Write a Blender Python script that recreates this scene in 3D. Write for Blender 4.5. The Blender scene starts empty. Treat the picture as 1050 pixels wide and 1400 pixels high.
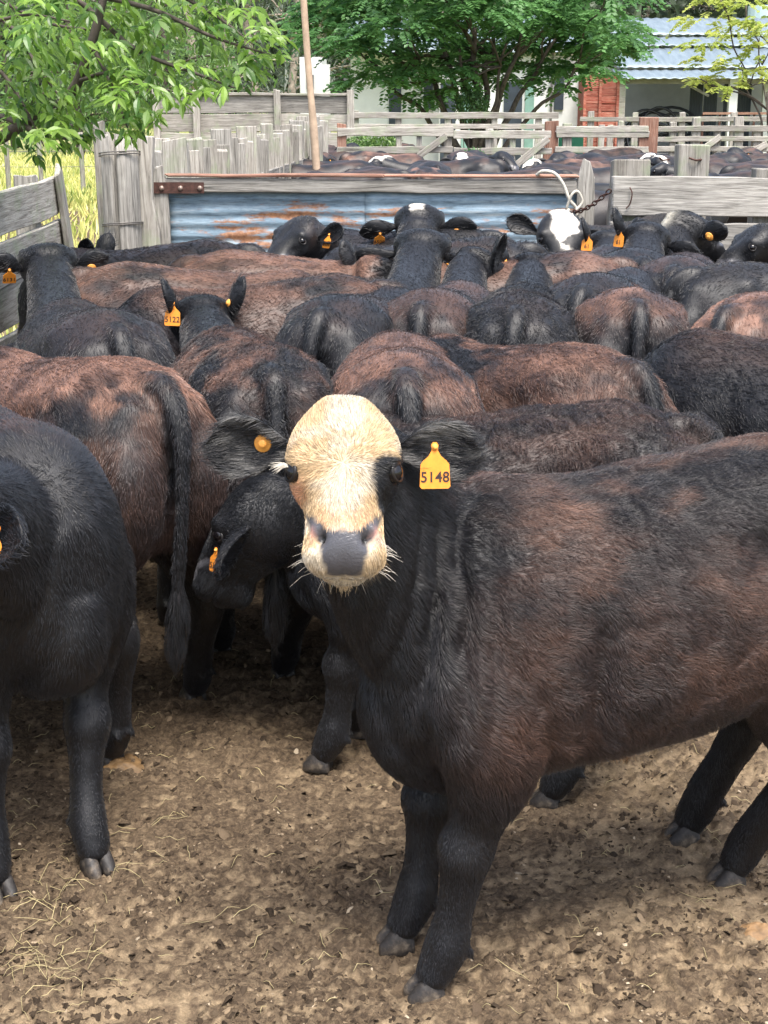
import bpy, bmesh, math, random
import numpy as np
from mathutils import Vector, Matrix
from mathutils.bvhtree import BVHTree

# ------------------------------------------------------------------ camera, sky, sun, exposure
SC = bpy.context.scene
COL = SC.collection
CAM_H = 1.85
F_PX = 2022.0          # focal length in pixels of the 1050 x 1400 photograph
PITCH = math.atan(570 / F_PX)   # the horizon lies near y = 130
cam_data = bpy.data.cameras.new('camera')
cam_data.sensor_fit = 'VERTICAL'
cam_data.sensor_height = 36.0
cam_data.lens = F_PX / 1400 * 36.0
cam_data.clip_start = 0.05
cam_data.clip_end = 2000
cam = bpy.data.objects.new('camera', cam_data)
COL.objects.link(cam)
cam.location = (0, 0, CAM_H)
cam.rotation_euler = (math.pi / 2 - PITCH, 0, 0)
SC.camera = cam

world = bpy.data.worlds.new('World')
SC.world = world
world.use_nodes = True
wn = world.node_tree
bg = wn.nodes['Background']
sky = wn.nodes.new('ShaderNodeTexSky')
sky.sky_type = 'NISHITA'
sky.sun_disc = False
SUN_EL, SUN_AZ = math.radians(66), math.radians(160)   # azimuth clockwise from +Y
sky.sun_elevation = SUN_EL
sky.sun_rotation = SUN_AZ
sky.altitude = 50
sky.air_density = 1.0
sky.dust_density = 4.0
sky.ozone_density = 0.6
hs = wn.nodes.new('ShaderNodeHueSaturation')
hs.inputs['Saturation'].default_value = 0.78           # thin bright cloud over the blue
wn.links.new(sky.outputs[0], hs.inputs['Color'])
wn.links.new(hs.outputs[0], bg.inputs['Color'])
bg.inputs['Strength'].default_value = 0.102

sun_data = bpy.data.lights.new('sun', 'SUN')
sun_data.energy = 1.5
sun_data.angle = math.radians(22)
sun_data.color = (1.0, 0.96, 0.9)
sun = bpy.data.objects.new('sun', sun_data)
COL.objects.link(sun)
sd = Vector((math.sin(SUN_AZ) * math.cos(SUN_EL), math.cos(SUN_AZ) * math.cos(SUN_EL), math.sin(SUN_EL)))
sun.rotation_euler = sd.to_track_quat('Z', 'Y').to_euler()
sun.location = sd * 20

SC.view_settings.view_transform = 'Standard'
SC.view_settings.look = 'None'
SC.view_settings.gamma = 1
SC.view_settings.use_curve_mapping = False
SC.view_settings.exposure = 1.90
SC.render.engine = 'CYCLES'
SC.cycles.use_denoising = True
SC.cycles.max_bounces = 6
SC.cycles.transparent_max_bounces = 8

# ------------------------------------------------------------------ pixel rays (used only to find where things stand)
SP, CP = math.sin(PITCH), math.cos(PITCH)
def ray(px, py):
    a = (px - 525) / F_PX; b = (700 - py) / F_PX
    return np.array([a, CP + b * SP, -SP + b * CP])
def at_h(px, py, h):                    # the point of that ray at height h
    r = ray(px, py); t = (h - CAM_H) / r[2]
    return np.array([r[0] * t, r[1] * t, h])
def at_d(px, py, d):                    # the point of that ray at ground distance y = d
    r = ray(px, py); t = d / r[1]
    return np.array([r[0] * t, d, CAM_H + r[2] * t])

# ------------------------------------------------------------------ numpy noise
def _hash(ix, iy, iz, seed):
    h = (ix.astype(np.int64) * 374761393 + iy.astype(np.int64) * 668265263 + iz.astype(np.int64) * 2147483647 + seed * 1274126177) & 0xffffffff
    h = ((h ^ (h >> 13)) * 1274126177) & 0xffffffff
    h = ((h ^ (h >> 16)) * 2246822519) & 0xffffffff
    return ((h ^ (h >> 15)) & 0xffffff) / float(0xffffff)
def vnoise(P, seed=0):
    P = np.asarray(P, float)
    i = np.floor(P); f = P - i; f = f * f * f * (f * (f * 6 - 15) + 10)
    i = i.astype(np.int64); out = 0
    for dx in (0, 1):
        wx = f[:, 0] if dx else 1 - f[:, 0]
        for dy in (0, 1):
            wy = f[:, 1] if dy else 1 - f[:, 1]
            for dz in (0, 1):
                wz = f[:, 2] if dz else 1 - f[:, 2]
                out = out + wx * wy * wz * _hash(i[:, 0] + dx, i[:, 1] + dy, i[:, 2] + dz, seed)
    return out
def fbm(P, oct=4, seed=0, gain=0.5):
    P = np.asarray(P, float); a, s, t = 1.0, 0, 0
    for o in range(oct):
        s = s + a * vnoise(P * 2 ** o + 17.3 * o, seed + o); t += a; a *= gain
    return s / t
def sstep(a, b, x):
    t = np.clip((x - a) / (b - a), 0, 1); return t * t * (3 - 2 * t)
def unit(v):
    v = np.asarray(v, float); return v / (np.linalg.norm(v, axis=-1, keepdims=True) + 1e-12)

# ------------------------------------------------------------------ objects
def tag(o, label=None, cat=None, group=None, kind=None):
    if label: o['label'] = label
    if cat: o['category'] = cat
    if group: o['group'] = group
    if kind: o['kind'] = kind
    return o
def link(name, data, parent=None, mats=()):
    o = bpy.data.objects.new(name, data)
    COL.objects.link(o)
    if parent is not None: o.parent = parent
    for m in mats: data.materials.append(m)
    return o
def empty(name, loc=(0, 0, 0), rz=0):
    o = bpy.data.objects.new(name, None); COL.objects.link(o)
    o.location = loc; o.rotation_euler = (0, 0, rz); return o
def mesh_np(name, V, F, smooth=True, colors=None):
    """V (n,3); F list of faces or (m,k) array"""
    me = bpy.data.meshes.new(name)
    V = np.asarray(V, np.float32)
    if isinstance(F, np.ndarray):
        k = F.shape[1]; n = len(F)
        me.vertices.add(len(V)); me.vertices.foreach_set('co', V.ravel())
        me.loops.add(n * k); me.loops.foreach_set('vertex_index', F.astype(np.int32).ravel())
        me.polygons.add(n)
        me.polygons.foreach_set('loop_start', np.arange(0, n * k, k, dtype=np.int32))
        me.polygons.foreach_set('loop_total', np.full(n, k, np.int32))
        me.update(calc_edges=True)
    else:
        me.from_pydata([tuple(v) for v in V], [], [tuple(f) for f in F]); me.update()
    me.polygons.foreach_set('use_smooth', np.full(len(me.polygons), bool(smooth)))
    if colors is not None: set_col(me, colors)
    return me
def set_col(me, colors, name='coat'):
    c = np.ones((len(me.vertices), 4), np.float32); colors = np.asarray(colors, np.float32)
    c[:, :colors.shape[1]] = colors
    a = me.attributes.new(name, 'FLOAT_COLOR', 'POINT'); a.data.foreach_set('color', c.ravel())
def coords(me):
    a = np.empty(len(me.vertices) * 3, np.float32); me.vertices.foreach_get('co', a)
    return a.reshape(-1, 3).astype(float)
class MB:
    """collects shapes as one mesh"""
    def __init__(s): s.V = []; s.F = []; s.n = 0
    def add(s, V, F):
        s.V.append(np.asarray(V, float)); s.F += [tuple(int(i) + s.n for i in f) for f in F]; s.n += len(V); return s
    def box(s, c, d, R=None):
        c = np.asarray(c, float); d = np.asarray(d, float) / 2
        v = np.array([[x, y, z] for x in (-1, 1) for y in (-1, 1) for z in (-1, 1)], float) * d
        if R is not None: v = v @ np.asarray(R).T
        return s.add(v + c, [(0, 1, 3, 2), (4, 6, 7, 5), (0, 4, 5, 1), (2, 3, 7, 6), (0, 2, 6, 4), (1, 5, 7, 3)])
    def tube(s, pts, rad, n=8, cap=True):
        V, F = tube(pts, rad, n, cap); return s.add(V, F)
    def me(s, name, smooth=False):
        return mesh_np(name, np.concatenate(s.V), s.F, smooth)
    def build(s, name, mat, parent=None, smooth=False):
        return link(name, s.me(name, smooth), parent, [mat])
def tube(pts, rad, n=8, cap=True):
    pts = np.asarray(pts, float); m = len(pts)
    rad = np.broadcast_to(np.asarray(rad, float), (m,)) if np.ndim(rad) < 2 else np.asarray(rad)
    T = unit(np.gradient(pts, axis=0)); up = np.array([0, 0, 1.0])
    if abs(T[0] @ up) > .9: up = np.array([1.0, 0, 0])
    A = unit(np.cross(T[0], up)); V = []
    for i in range(m):
        A = unit(A - (A @ T[i]) * T[i]); B = np.cross(T[i], A)
        t = np.arange(n) * 2 * np.pi / n
        V.append(pts[i] + rad[i] * (np.cos(t)[:, None] * A + np.sin(t)[:, None] * B))
    V = np.concatenate(V)
    F = [(i * n + j, i * n + (j + 1) % n, (i + 1) * n + (j + 1) % n, (i + 1) * n + j) for i in range(m - 1) for j in range(n)]
    if cap: F += [tuple(range(n))[::-1], tuple((m - 1) * n + j for j in range(n))]
    return V, F
def crom(P, k):
    """Catmull-Rom through the rows of P, k steps per span"""
    P = np.asarray(P, float); n = len(P)
    Q = np.concatenate([[2 * P[0] - P[1]], P, [2 * P[-1] - P[-2]]]); out = []
    for i in range(n - 1):
        a, b, c, d = Q[i:i + 4]
        for t in np.arange(k) / k:
            out.append(.5 * ((2 * b) + (c - a) * t + (2 * a - 5 * b + 4 * c - d) * t * t + (3 * b - 3 * c + d - a) * t ** 3))
    out.append(P[-1]); return np.array(out)

# ------------------------------------------------------------------ materials
def nmat(name):
    m = bpy.data.materials.new(name); m.use_nodes = True
    nt = m.node_tree; b = nt.nodes['Principled BSDF']
    return m, nt, b
def N(nt, typ, **kw):
    n = nt.nodes.new(typ)
    for k, v in kw.items():
        if k.startswith('_'): n.inputs[k[1:].replace('_', ' ')].default_value = v
        else: setattr(n, k, v)
    return n
def ramp(nt, fac, stops):
    r = nt.nodes.new('ShaderNodeValToRGB'); e = r.color_ramp.elements
    while len(e) < len(stops): e.new(.5)
    for i, (p, c) in enumerate(stops):
        e[i].position = p; e[i].color = (*c, 1) if len(c) == 3 else c
    nt.links.new(fac, r.inputs[0]); return r.outputs[0]
def mixc(nt, f, a, b, mode='MIX'):
    m = nt.nodes.new('ShaderNodeMix'); m.data_type = 'RGBA'; m.blend_type = mode
    for s, v in ((m.inputs[0], f), (m.inputs[6], a), (m.inputs[7], b)):
        if isinstance(v, bpy.types.NodeSocket): nt.links.new(v, s)
        elif isinstance(v, (int, float)): s.default_value = v
        else: s.default_value = (*v, 1)
    return m.outputs[2]
def noise(nt, vec, scale, detail=4, rough=.6, out=0, dist=0):
    n = N(nt, 'ShaderNodeTexNoise'); n.inputs['Scale'].default_value = scale
    n.inputs['Detail'].default_value = detail; n.inputs['Roughness'].default_value = rough
    n.inputs['Distortion'].default_value = dist
    if vec is not None: nt.links.new(vec, n.inputs['Vector'])
    return n.outputs[out]
def mapped(nt, kind='Object', scale=(1, 1, 1)):
    t = N(nt, 'ShaderNodeTexCoord'); m = N(nt, 'ShaderNodeMapping')
    m.inputs['Scale'].default_value = scale
    nt.links.new(t.outputs[kind], m.inputs[0]); return m.outputs[0]
def bump(nt, b, h, strength=.3, dist=.01):
    n = N(nt, 'ShaderNodeBump'); n.inputs['Strength'].default_value = strength; n.inputs['Distance'].default_value = dist
    nt.links.new(h, n.inputs['Height']); nt.links.new(n.outputs[0], b.inputs['Normal']); return n
def flat(name, c, rough=.6, metal=0, bumpy=0, var=0, scale=20):
    m, nt, b = nmat(name)
    b.inputs['Base Color'].default_value = (*c, 1); b.inputs['Roughness'].default_value = rough; b.inputs['Metallic'].default_value = metal
    if var or bumpy:
        v = mapped(nt); f = noise(nt, v, scale, 5)
        if var:
            lo = tuple(x * (1 - var) for x in c); hi = tuple(min(1, x * (1 + var)) for x in c)
            nt.links.new(ramp(nt, f, [(.3, lo), (.7, hi)]), b.inputs['Base Color'])
        if bumpy: bump(nt, b, f, bumpy, .005)
    return m

# ------------------------------------------------------------------ cattle
def loft(C, Lat, Up, W, UT, UB, n=26, jaw=None, k=4, ex=2.2):
    """closed tube of superelliptic rings; jaw narrows the lower half"""
    C, Lat, Up = (np.asarray(a, float) for a in (C, Lat, Up))
    S = np.stack([W, UT, UB, np.ones(len(C)) if jaw is None else jaw], 1)
    D = crom(np.concatenate([C, Lat, Up, S], 1), k)
    C, Lat, Up, S = D[:, :3], unit(D[:, 3:6]), D[:, 6:9], np.maximum(D[:, 9:], .003)
    Up = unit(Up - (Up * Lat).sum(1, keepdims=True) * Lat)
    t = np.arange(n) * 2 * np.pi / n
    c, s = np.cos(t), np.sin(t)
    cc = np.sign(c) * np.abs(c) ** (2 / ex); ss = np.sign(s) * np.abs(s) ** (2 / ex)
    V = []
    for i in range(len(C)):
        lo = np.clip(-ss, 0, 1)
        w = S[i, 0] * (1 - lo * (1 - S[i, 3]))
        u = np.where(ss > 0, S[i, 1], S[i, 2]) * ss
        V.append(C[i] + (w * cc)[:, None] * Lat[i] + u[:, None] * Up[i])
    m = len(C); V = np.concatenate(V + [C[:1], C[-1:]])
    F = [(i * n + j, i * n + (j + 1) % n, (i + 1) * n + (j + 1) % n, (i + 1) * n + j) for i in range(m - 1) for j in range(n)]
    F += [(m * n, (j + 1) % n, j) for j in range(n)]
    F += [(m * n + 1, (m - 1) * n + j, (m - 1) * n + (j + 1) % n) for j in range(n)]
    return V, F

def limb(mb, pts, rx, ry, fwd=(1, 0, 0), n=16):
    """tapered limb; rx radius along fwd, ry radius across"""
    pts = np.asarray(pts, float); T = unit(np.gradient(pts, axis=0))
    f = np.tile(np.asarray(fwd, float), (len(pts), 1))
    lat = unit(np.cross(T, f)); up = unit(np.cross(lat, T))
    V, F = loft(pts, lat, up, ry, rx, rx, n=n, k=4, ex=2.0); mb.add(V, F)

def head_frame(yaw, pitch, roll):
    y, p, r = map(math.radians, (yaw, pitch, roll))
    u = np.array([math.cos(p) * math.cos(y), math.cos(p) * math.sin(y), -math.sin(p)])
    w = np.array([-math.sin(y), math.cos(y), 0.0]); v = np.cross(u, w)
    w2 = w * math.cos(r) + v * math.sin(r); v2 = v * math.cos(r) - w * math.sin(r)
    return u, v2, w2

def gauss(P, c, s): return np.exp(-(((P - np.asarray(c)) / np.asarray(s)) ** 2).sum(1))

# head rings: u, half width, above, below, jaw   (fractions of the head length)
HEAD = np.array([
    [-.11, .08, .00, .24, .90], [-.06, .15, .08, .36, .85], [.01, .215, .14, .42, .80], [.10, .29, .18, .45, .78], [.21, .335, .20, .46, .76],
    [.33, .345, .205, .45, .72], [.43, .325, .195, .42, .66], [.53, .275, .185, .37, .62], [.63, .238, .175, .32, .66],
    [.73, .228, .165, .285, .76], [.82, .240, .16, .27, .84], [.90, .242, .135, .26, .80], [.965, .20, .07, .24, .74], [1.00, .14, .00, .20, .7]])

def remesh(V, F, vox):
    me = mesh_np('shape', V, F); o = bpy.data.objects.new('shape', me); COL.objects.link(o)
    md = o.modifiers.new('r', 'REMESH'); md.mode = 'VOXEL'; md.voxel_size = vox; md.adaptivity = 0
    ev = o.evaluated_get(bpy.context.evaluated_depsgraph_get())
    out = bpy.data.meshes.new_from_object(ev)
    bpy.data.objects.remove(o); bpy.data.meshes.remove(me)
    return out
def smooth_mesh(me, it, keep=None, lam=.55):
    n = len(me.vertices); E = np.empty(len(me.edges) * 2, np.int32); me.edges.foreach_get('vertices', E); E = E.reshape(-1, 2)
    a = np.concatenate([E[:, 0], E[:, 1]]); b = np.concatenate([E[:, 1], E[:, 0]])
    deg = np.maximum(np.bincount(a, minlength=n), 1)[:, None]; P = coords(me)
    for i in range(it):
        for l in (lam, -lam * .93):
            M = np.stack([np.bincount(a, P[b, j], n) for j in range(3)], 1) / deg
            P = P + l * (M - P) * (1 if keep is None else keep)
    return P

def sheet_ear(base, out, face, L, Wd, droop, curl=.35, res=(14, 10)):
    """cupped leaf with two skins; out = direction it points, face = side its hollow opens to"""
    out = unit(out); face = unit(np.asarray(face) - (np.asarray(face) @ out) * out); side = np.cross(out, face)
    a, b = res; T = np.linspace(0, 1, a); S = np.linspace(-1, 1, b)
    prof = np.interp(T, [0, .12, .3, .5, .7, .85, .95, 1], [.24, .40, .78, 1.0, .93, .66, .36, .05])
    G = np.zeros((a, b, 3))
    for i, t in enumerate(T):
        for j, s in enumerate(S):
            w = prof[i] * Wd / 2
            cup = curl * (1 - .65 * t) * w * 2.2
            lat = s * w * (1 - .35 * (1 - t))
            G[i, j] = np.asarray(base) + out * L * t + side * lat - face * (cup * (1 - s * s) * .9) + face * .0 - np.array([0, 0, 1]) * droop * t * t * L
    g = G.reshape(-1, 3); th = .005
    V = np.concatenate([g + face * th, g - face * th]); n = a * b; F = []
    q = lambda i, j: i * b + j
    for i in range(a - 1):
        for j in range(b - 1):
            F.append((q(i, j), q(i, j + 1), q(i + 1, j + 1), q(i + 1, j)))
            F.append((n + q(i, j), n + q(i + 1, j), n + q(i + 1, j + 1), n + q(i, j + 1)))
    rim = [q(i, 0) for i in range(a)] + [q(a - 1, j) for j in range(1, b)] + [q(i, b - 1) for i in range(a - 2, -1, -1)] + [q(0, j) for j in range(b - 2, 0, -1)]
    for x, y in zip(rim, rim[1:] + rim[:1]): F.append((x, y, n + y, n + x))
    return V, F, G, face

M = {}
def coat_material(name, hair):
    m, nt, b = nmat(name)
    at = N(nt, 'ShaderNodeAttribute', attribute_name='coat'); L = nt.links
    if hair:
        nt.nodes.remove(b)
        h = N(nt, 'ShaderNodeBsdfPrincipled')
        L.new(at.outputs['Color'], h.inputs['Base Color'])
        h.inputs['Roughness'].default_value = .36; h.inputs['Specular IOR Level'].default_value = .52
        h.inputs['Sheen Weight'].default_value = .10; h.inputs['Sheen Tint'].default_value = (.75, .85, 1, 1)
        L.new(h.outputs[0], nt.nodes['Material Output'].inputs[0])
    else:
        L.new(at.outputs['Color'], b.inputs['Base Color'])
        v = mapped(nt, scale=(14, 55, 26)); f = noise(nt, v, 6, 5, .65, dist=.4)
        b.inputs['Specular IOR Level'].default_value = .45
        wt = N(nt, 'ShaderNodeAttribute', attribute_name='wet'); mr = N(nt, 'ShaderNodeMapRange'); mr.inputs[3].default_value = .46; mr.inputs[4].default_value = .20
        L.new(wt.outputs['Fac'], mr.inputs[0]); L.new(mr.outputs[0], b.inputs['Roughness'])
        b.inputs['Sheen Weight'].default_value = .04; b.inputs['Sheen Roughness'].default_value = .4
        bump(nt, b, f, .35, .005)
    return m
M['coat'] = coat_material('coat', False)
M['hair'] = coat_material('hair', True)
M['eye'] = flat('eye_dark', (.006, .005, .006), .06)
M['lid'] = flat('eyelid_skin', (.012, .01, .01), .45)
M['hoof'] = flat('hoof_horn', (.055, .047, .040), .6, var=.55, bumpy=.7, scale=30)
_n = M['hoof'].node_tree; _b = _n.nodes['Principled BSDF']
_n.links.new(ramp(_n, noise(_n, mapped(_n), 22, 5, .7), [(.36, (.012, .011, .011)), (.50, (.030, .026, .024)), (.60, (.085, .068, .052)), (.74, (.20, .165, .125))]), _b.inputs['Base Color'])
M['nose'] = flat('nose_leather', (.035, .036, .042), .32, var=.35, bumpy=.6, scale=160)
M['nose_dark'] = flat('nose_dark', (.012, .012, .014), .35, bumpy=.4, scale=160)
M['pink'] = flat('pink_skin', (.55, .26, .2), .5, var=.15, scale=60)
M['tagplastic'] = flat('tag_orange', (.86, .30, .035), .45, var=.12, scale=60)
M['tagold'] = flat('tag_faded', (.83, .36, .07), .5, var=.2, scale=60)
M['taginkm'] = flat('tag_ink', (.03, .02, .02), .6)
M['whitehair'] = flat('white_hair', (.82, .76, .66), .5)
M['blackhair'] = flat('black_hair', (.012, .011, .012), .45)
M['pizzle'] = flat('sheath_hair', (.42, .17, .06), .6)

BLACK = np.array([.0052, .0054, .0070]); BROWN = np.array([.062, .032, .022]); RUST = np.array([.165, .088, .060])
TEXT = {}
def number_mesh(txt):
    if txt not in TEXT:
        cu = bpy.data.curves.new('tag_number', 'FONT'); cu.body = txt; cu.size = .0265; cu.align_x = 'CENTER'; cu.align_y = 'CENTER'
        cu.extrude = .0004; cu.offset = .0004; cu.space_character = 1.05
        o = bpy.data.objects.new('tag_number', cu); COL.objects.link(o)
        me = bpy.data.meshes.new_from_object(o.evaluated_get(bpy.context.evaluated_depsgraph_get()))
        bpy.data.objects.remove(o); me.materials.clear(); me.materials.append(M['taginkm']); TEXT[txt] = me
    return TEXT[txt]
def flag_tag_mesh():
    if 'flag' in TEXT: return TEXT['flag']
    P = [(-.007, .006), (-.006, -.004), (-.012, -.014), (-.022, -.022), (-.027, -.028), (-.029, -.068), (-.025, -.072), (.025, -.072), (.029, -.068), (.027, -.028),
         (.022, -.022), (.012, -.014), (.006, -.004), (.007, .006), (.0035, .011), (-.0035, .011)]
    bm = bmesh.new(); vs = [bm.verts.new((x, 0, z)) for x, z in P]; f = bm.faces.new(vs)
    r = bmesh.ops.extrude_face_region(bm, geom=[f])
    bmesh.ops.translate(bm, verts=[v for v in r['geom'] if isinstance(v, bmesh.types.BMVert)], vec=(0, .0018, 0))
    bmesh.ops.recalc_face_normals(bm, faces=bm.faces); me = bpy.data.meshes.new('ear_tag'); bm.to_mesh(me); bm.free()
    TEXT['flag'] = me; return me
def button_mesh():
    if 'button' in TEXT: return TEXT['button']
    mb = MB(); prof = [(.0, -.002), (.014, -.002), (.016, .0), (.014, .003), (.008, .0035), (.007, .008), (.004, .009), (0, .009)]
    n = 18; V = []; F = []
    for r, y in prof:
        for j in range(n):
            a = 2 * math.pi * j / n; V.append((max(r, .0004) * math.cos(a), -y, max(r, .0004) * math.sin(a)))
    for i in range(len(prof) - 1):
        for j in range(n): F.append((i * n + j, i * n + (j + 1) % n, (i + 1) * n + (j + 1) % n, (i + 1) * n + j))
    TEXT['button'] = mesh_np('ear_button', V, F); return TEXT['button']

def orient(x, y, z, loc):
    m = Matrix.Identity(4)
    for i, a in enumerate((x, y, z)):
        for j in range(3): m[j][i] = a[j]
    for j in range(3): m[j][3] = loc[j]
    return m

def smart_col(P, p, ctx):
    """coat colour at body points P (canonical metres)"""
    rs = p.get('seed', 0) * 7.7
    x, y, z = P.T
    n1 = fbm(np.stack([x * 3 + rs, y * 3, z * 4], 1), 4, 3); n2 = fbm(np.stack([x * 9 + rs, y * 14, z * 18], 1), 3, 9)
    n3 = fbm(np.stack([x * 22 + rs, y * 60, z * 60], 1), 2, 5)
    b = p.get('brown', .4)
    z0 = p.get('brown_from', .62) + (0 if p.get('seed') in (1, 3, 24) else .14)
    wz = sstep(z0, z0 + .38, z)
    trunk = sstep(-.80, -.60, x) * (1 - sstep(.22, .48, x)) * ctx['trunk']
    w = b * 1.15 * wz * trunk * sstep(.40, .60, n1 * .75 + n2 * .25 + .07 * b)
    w += b * .35 * trunk * sstep(.55, .75, n2) * sstep(.5, .85, z)
    rust = b * wz * trunk * sstep(.95, 1.1, z) * sstep(.42, .62, n1 * .4 + n2 * .6) * p.get('rust', .8)
    for (c, s, a) in p.get('patches', []): w += a * gauss(P, c, s) * (.55 + .9 * n2) * ctx['trunk']
    w = np.clip(w, 0, 1)[:, None]; rust = np.clip(rust, 0, 1)[:, None]
    c = BLACK * (1 - w) + BROWN * w; c = c * (1 - rust) + RUST * rust
    c = c * (p.get('dark', 1.0) * (.72 + .6 * n3))[:, None]
    # tail and perineum stay black
    t = np.clip(ctx['tail'], 0, 1)[:, None]; c = c * (1 - t) + BLACK * .8 * t
    # head
    hp = ctx['hp']; hm = ctx['head'][:, None]
    hn = fbm(np.stack([hp[:, 0] * 6 + rs, hp[:, 1] * 6, hp[:, 2] * 6], 1), 3, 2)
    white = np.zeros(len(P))
    face = p.get('face')
    if face == 'full':
        u, v, ww = hp.T                 # fractions of the head length
        edge = .05 * (hn - .5)
        white = sstep(-.22, -.16, v + edge) * sstep(-.12, -.07, u) * (1 - sstep(1.15, 1.2, u))
        white = np.maximum(white, sstep(.62, .72, u + edge) * sstep(-.6, -.5, v))
        # black patch round the eye on the animal's left
        patch = gauss(np.stack([u - .30 * (ww - .3), ww], 1), (.49, .272), (.175, .118))
        patch = np.maximum(patch, gauss(np.stack([u, ww], 1), (.37, .38), (.14, .11)))
        patch2 = sstep(.38, .46, patch + .25 * (hn - .5)) * (ww > 0)
        rim = gauss(np.stack([u, v, np.abs(ww)], 1), (.39, .06, .31), (.055, .07, .08)); white = white * (1 - patch2) * (1 - sstep(.35, .6, rim))
        cream = np.array([.46, .33, .185]); pale = np.array([.50, .43, .33])
        k = sstep(.35, .65, fbm(np.stack([u * 10, v * 4, ww * 5], 1), 3, 8) + .25 * np.exp(-(ww / .12) ** 2) - .10)[:, None]
        wc = cream * (1 - k) + pale * k
        pk = gauss(np.stack([u, ww], 1), (.50, -.29), (.07, .06)) + gauss(np.stack([u, ww], 1), (.70, 0), (.06, .14)) * .55 * (v > .05)
        pk = np.clip(pk, 0, 1)[:, None]; wc = wc * (1 - pk) + np.array([.72, .38, .22]) * pk
    elif face in ('blaze', 'poll'):
        u, v, ww = hp.T; e = .12 * (hn - .5)
        if face == 'blaze': white = (1 - sstep(.13, .17, np.abs(ww + .3 * (hn - .5)) + 1.6 * e + .1 * sstep(.3, .5, u))) * sstep(.0, .08, v + .1 * (u < .1)) * (1 - sstep(.55, .6, u + e))
        else: white = (1 - sstep(.05, .11, np.abs(ww + .25 * (hn - .5)) + e * 1.5)) * sstep(-.04, .03, v + e) * (1 - sstep(.12, .2, u + e))
        wc = np.tile(np.array([.80, .75, .66]), (len(P), 1))
    else: wc = np.zeros((len(P), 3))
    if p.get('head_brown'):
        k = (p['head_brown'] * ctx['head'] * sstep(.35, .6, hn))[:, None]; c = c * (1 - k) + BROWN * k
    white = (white * ctx['head'])[:, None]
    c = c * (1 - white) + wc * white
    if p.get('crest'):
        k = (ctx['crest'] * sstep(.35, .5, hn + .12))[:, None]; c = c * (1 - k) + np.array([.78, .73, .6]) * k
    return np.clip(c, .002, 1)

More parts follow.
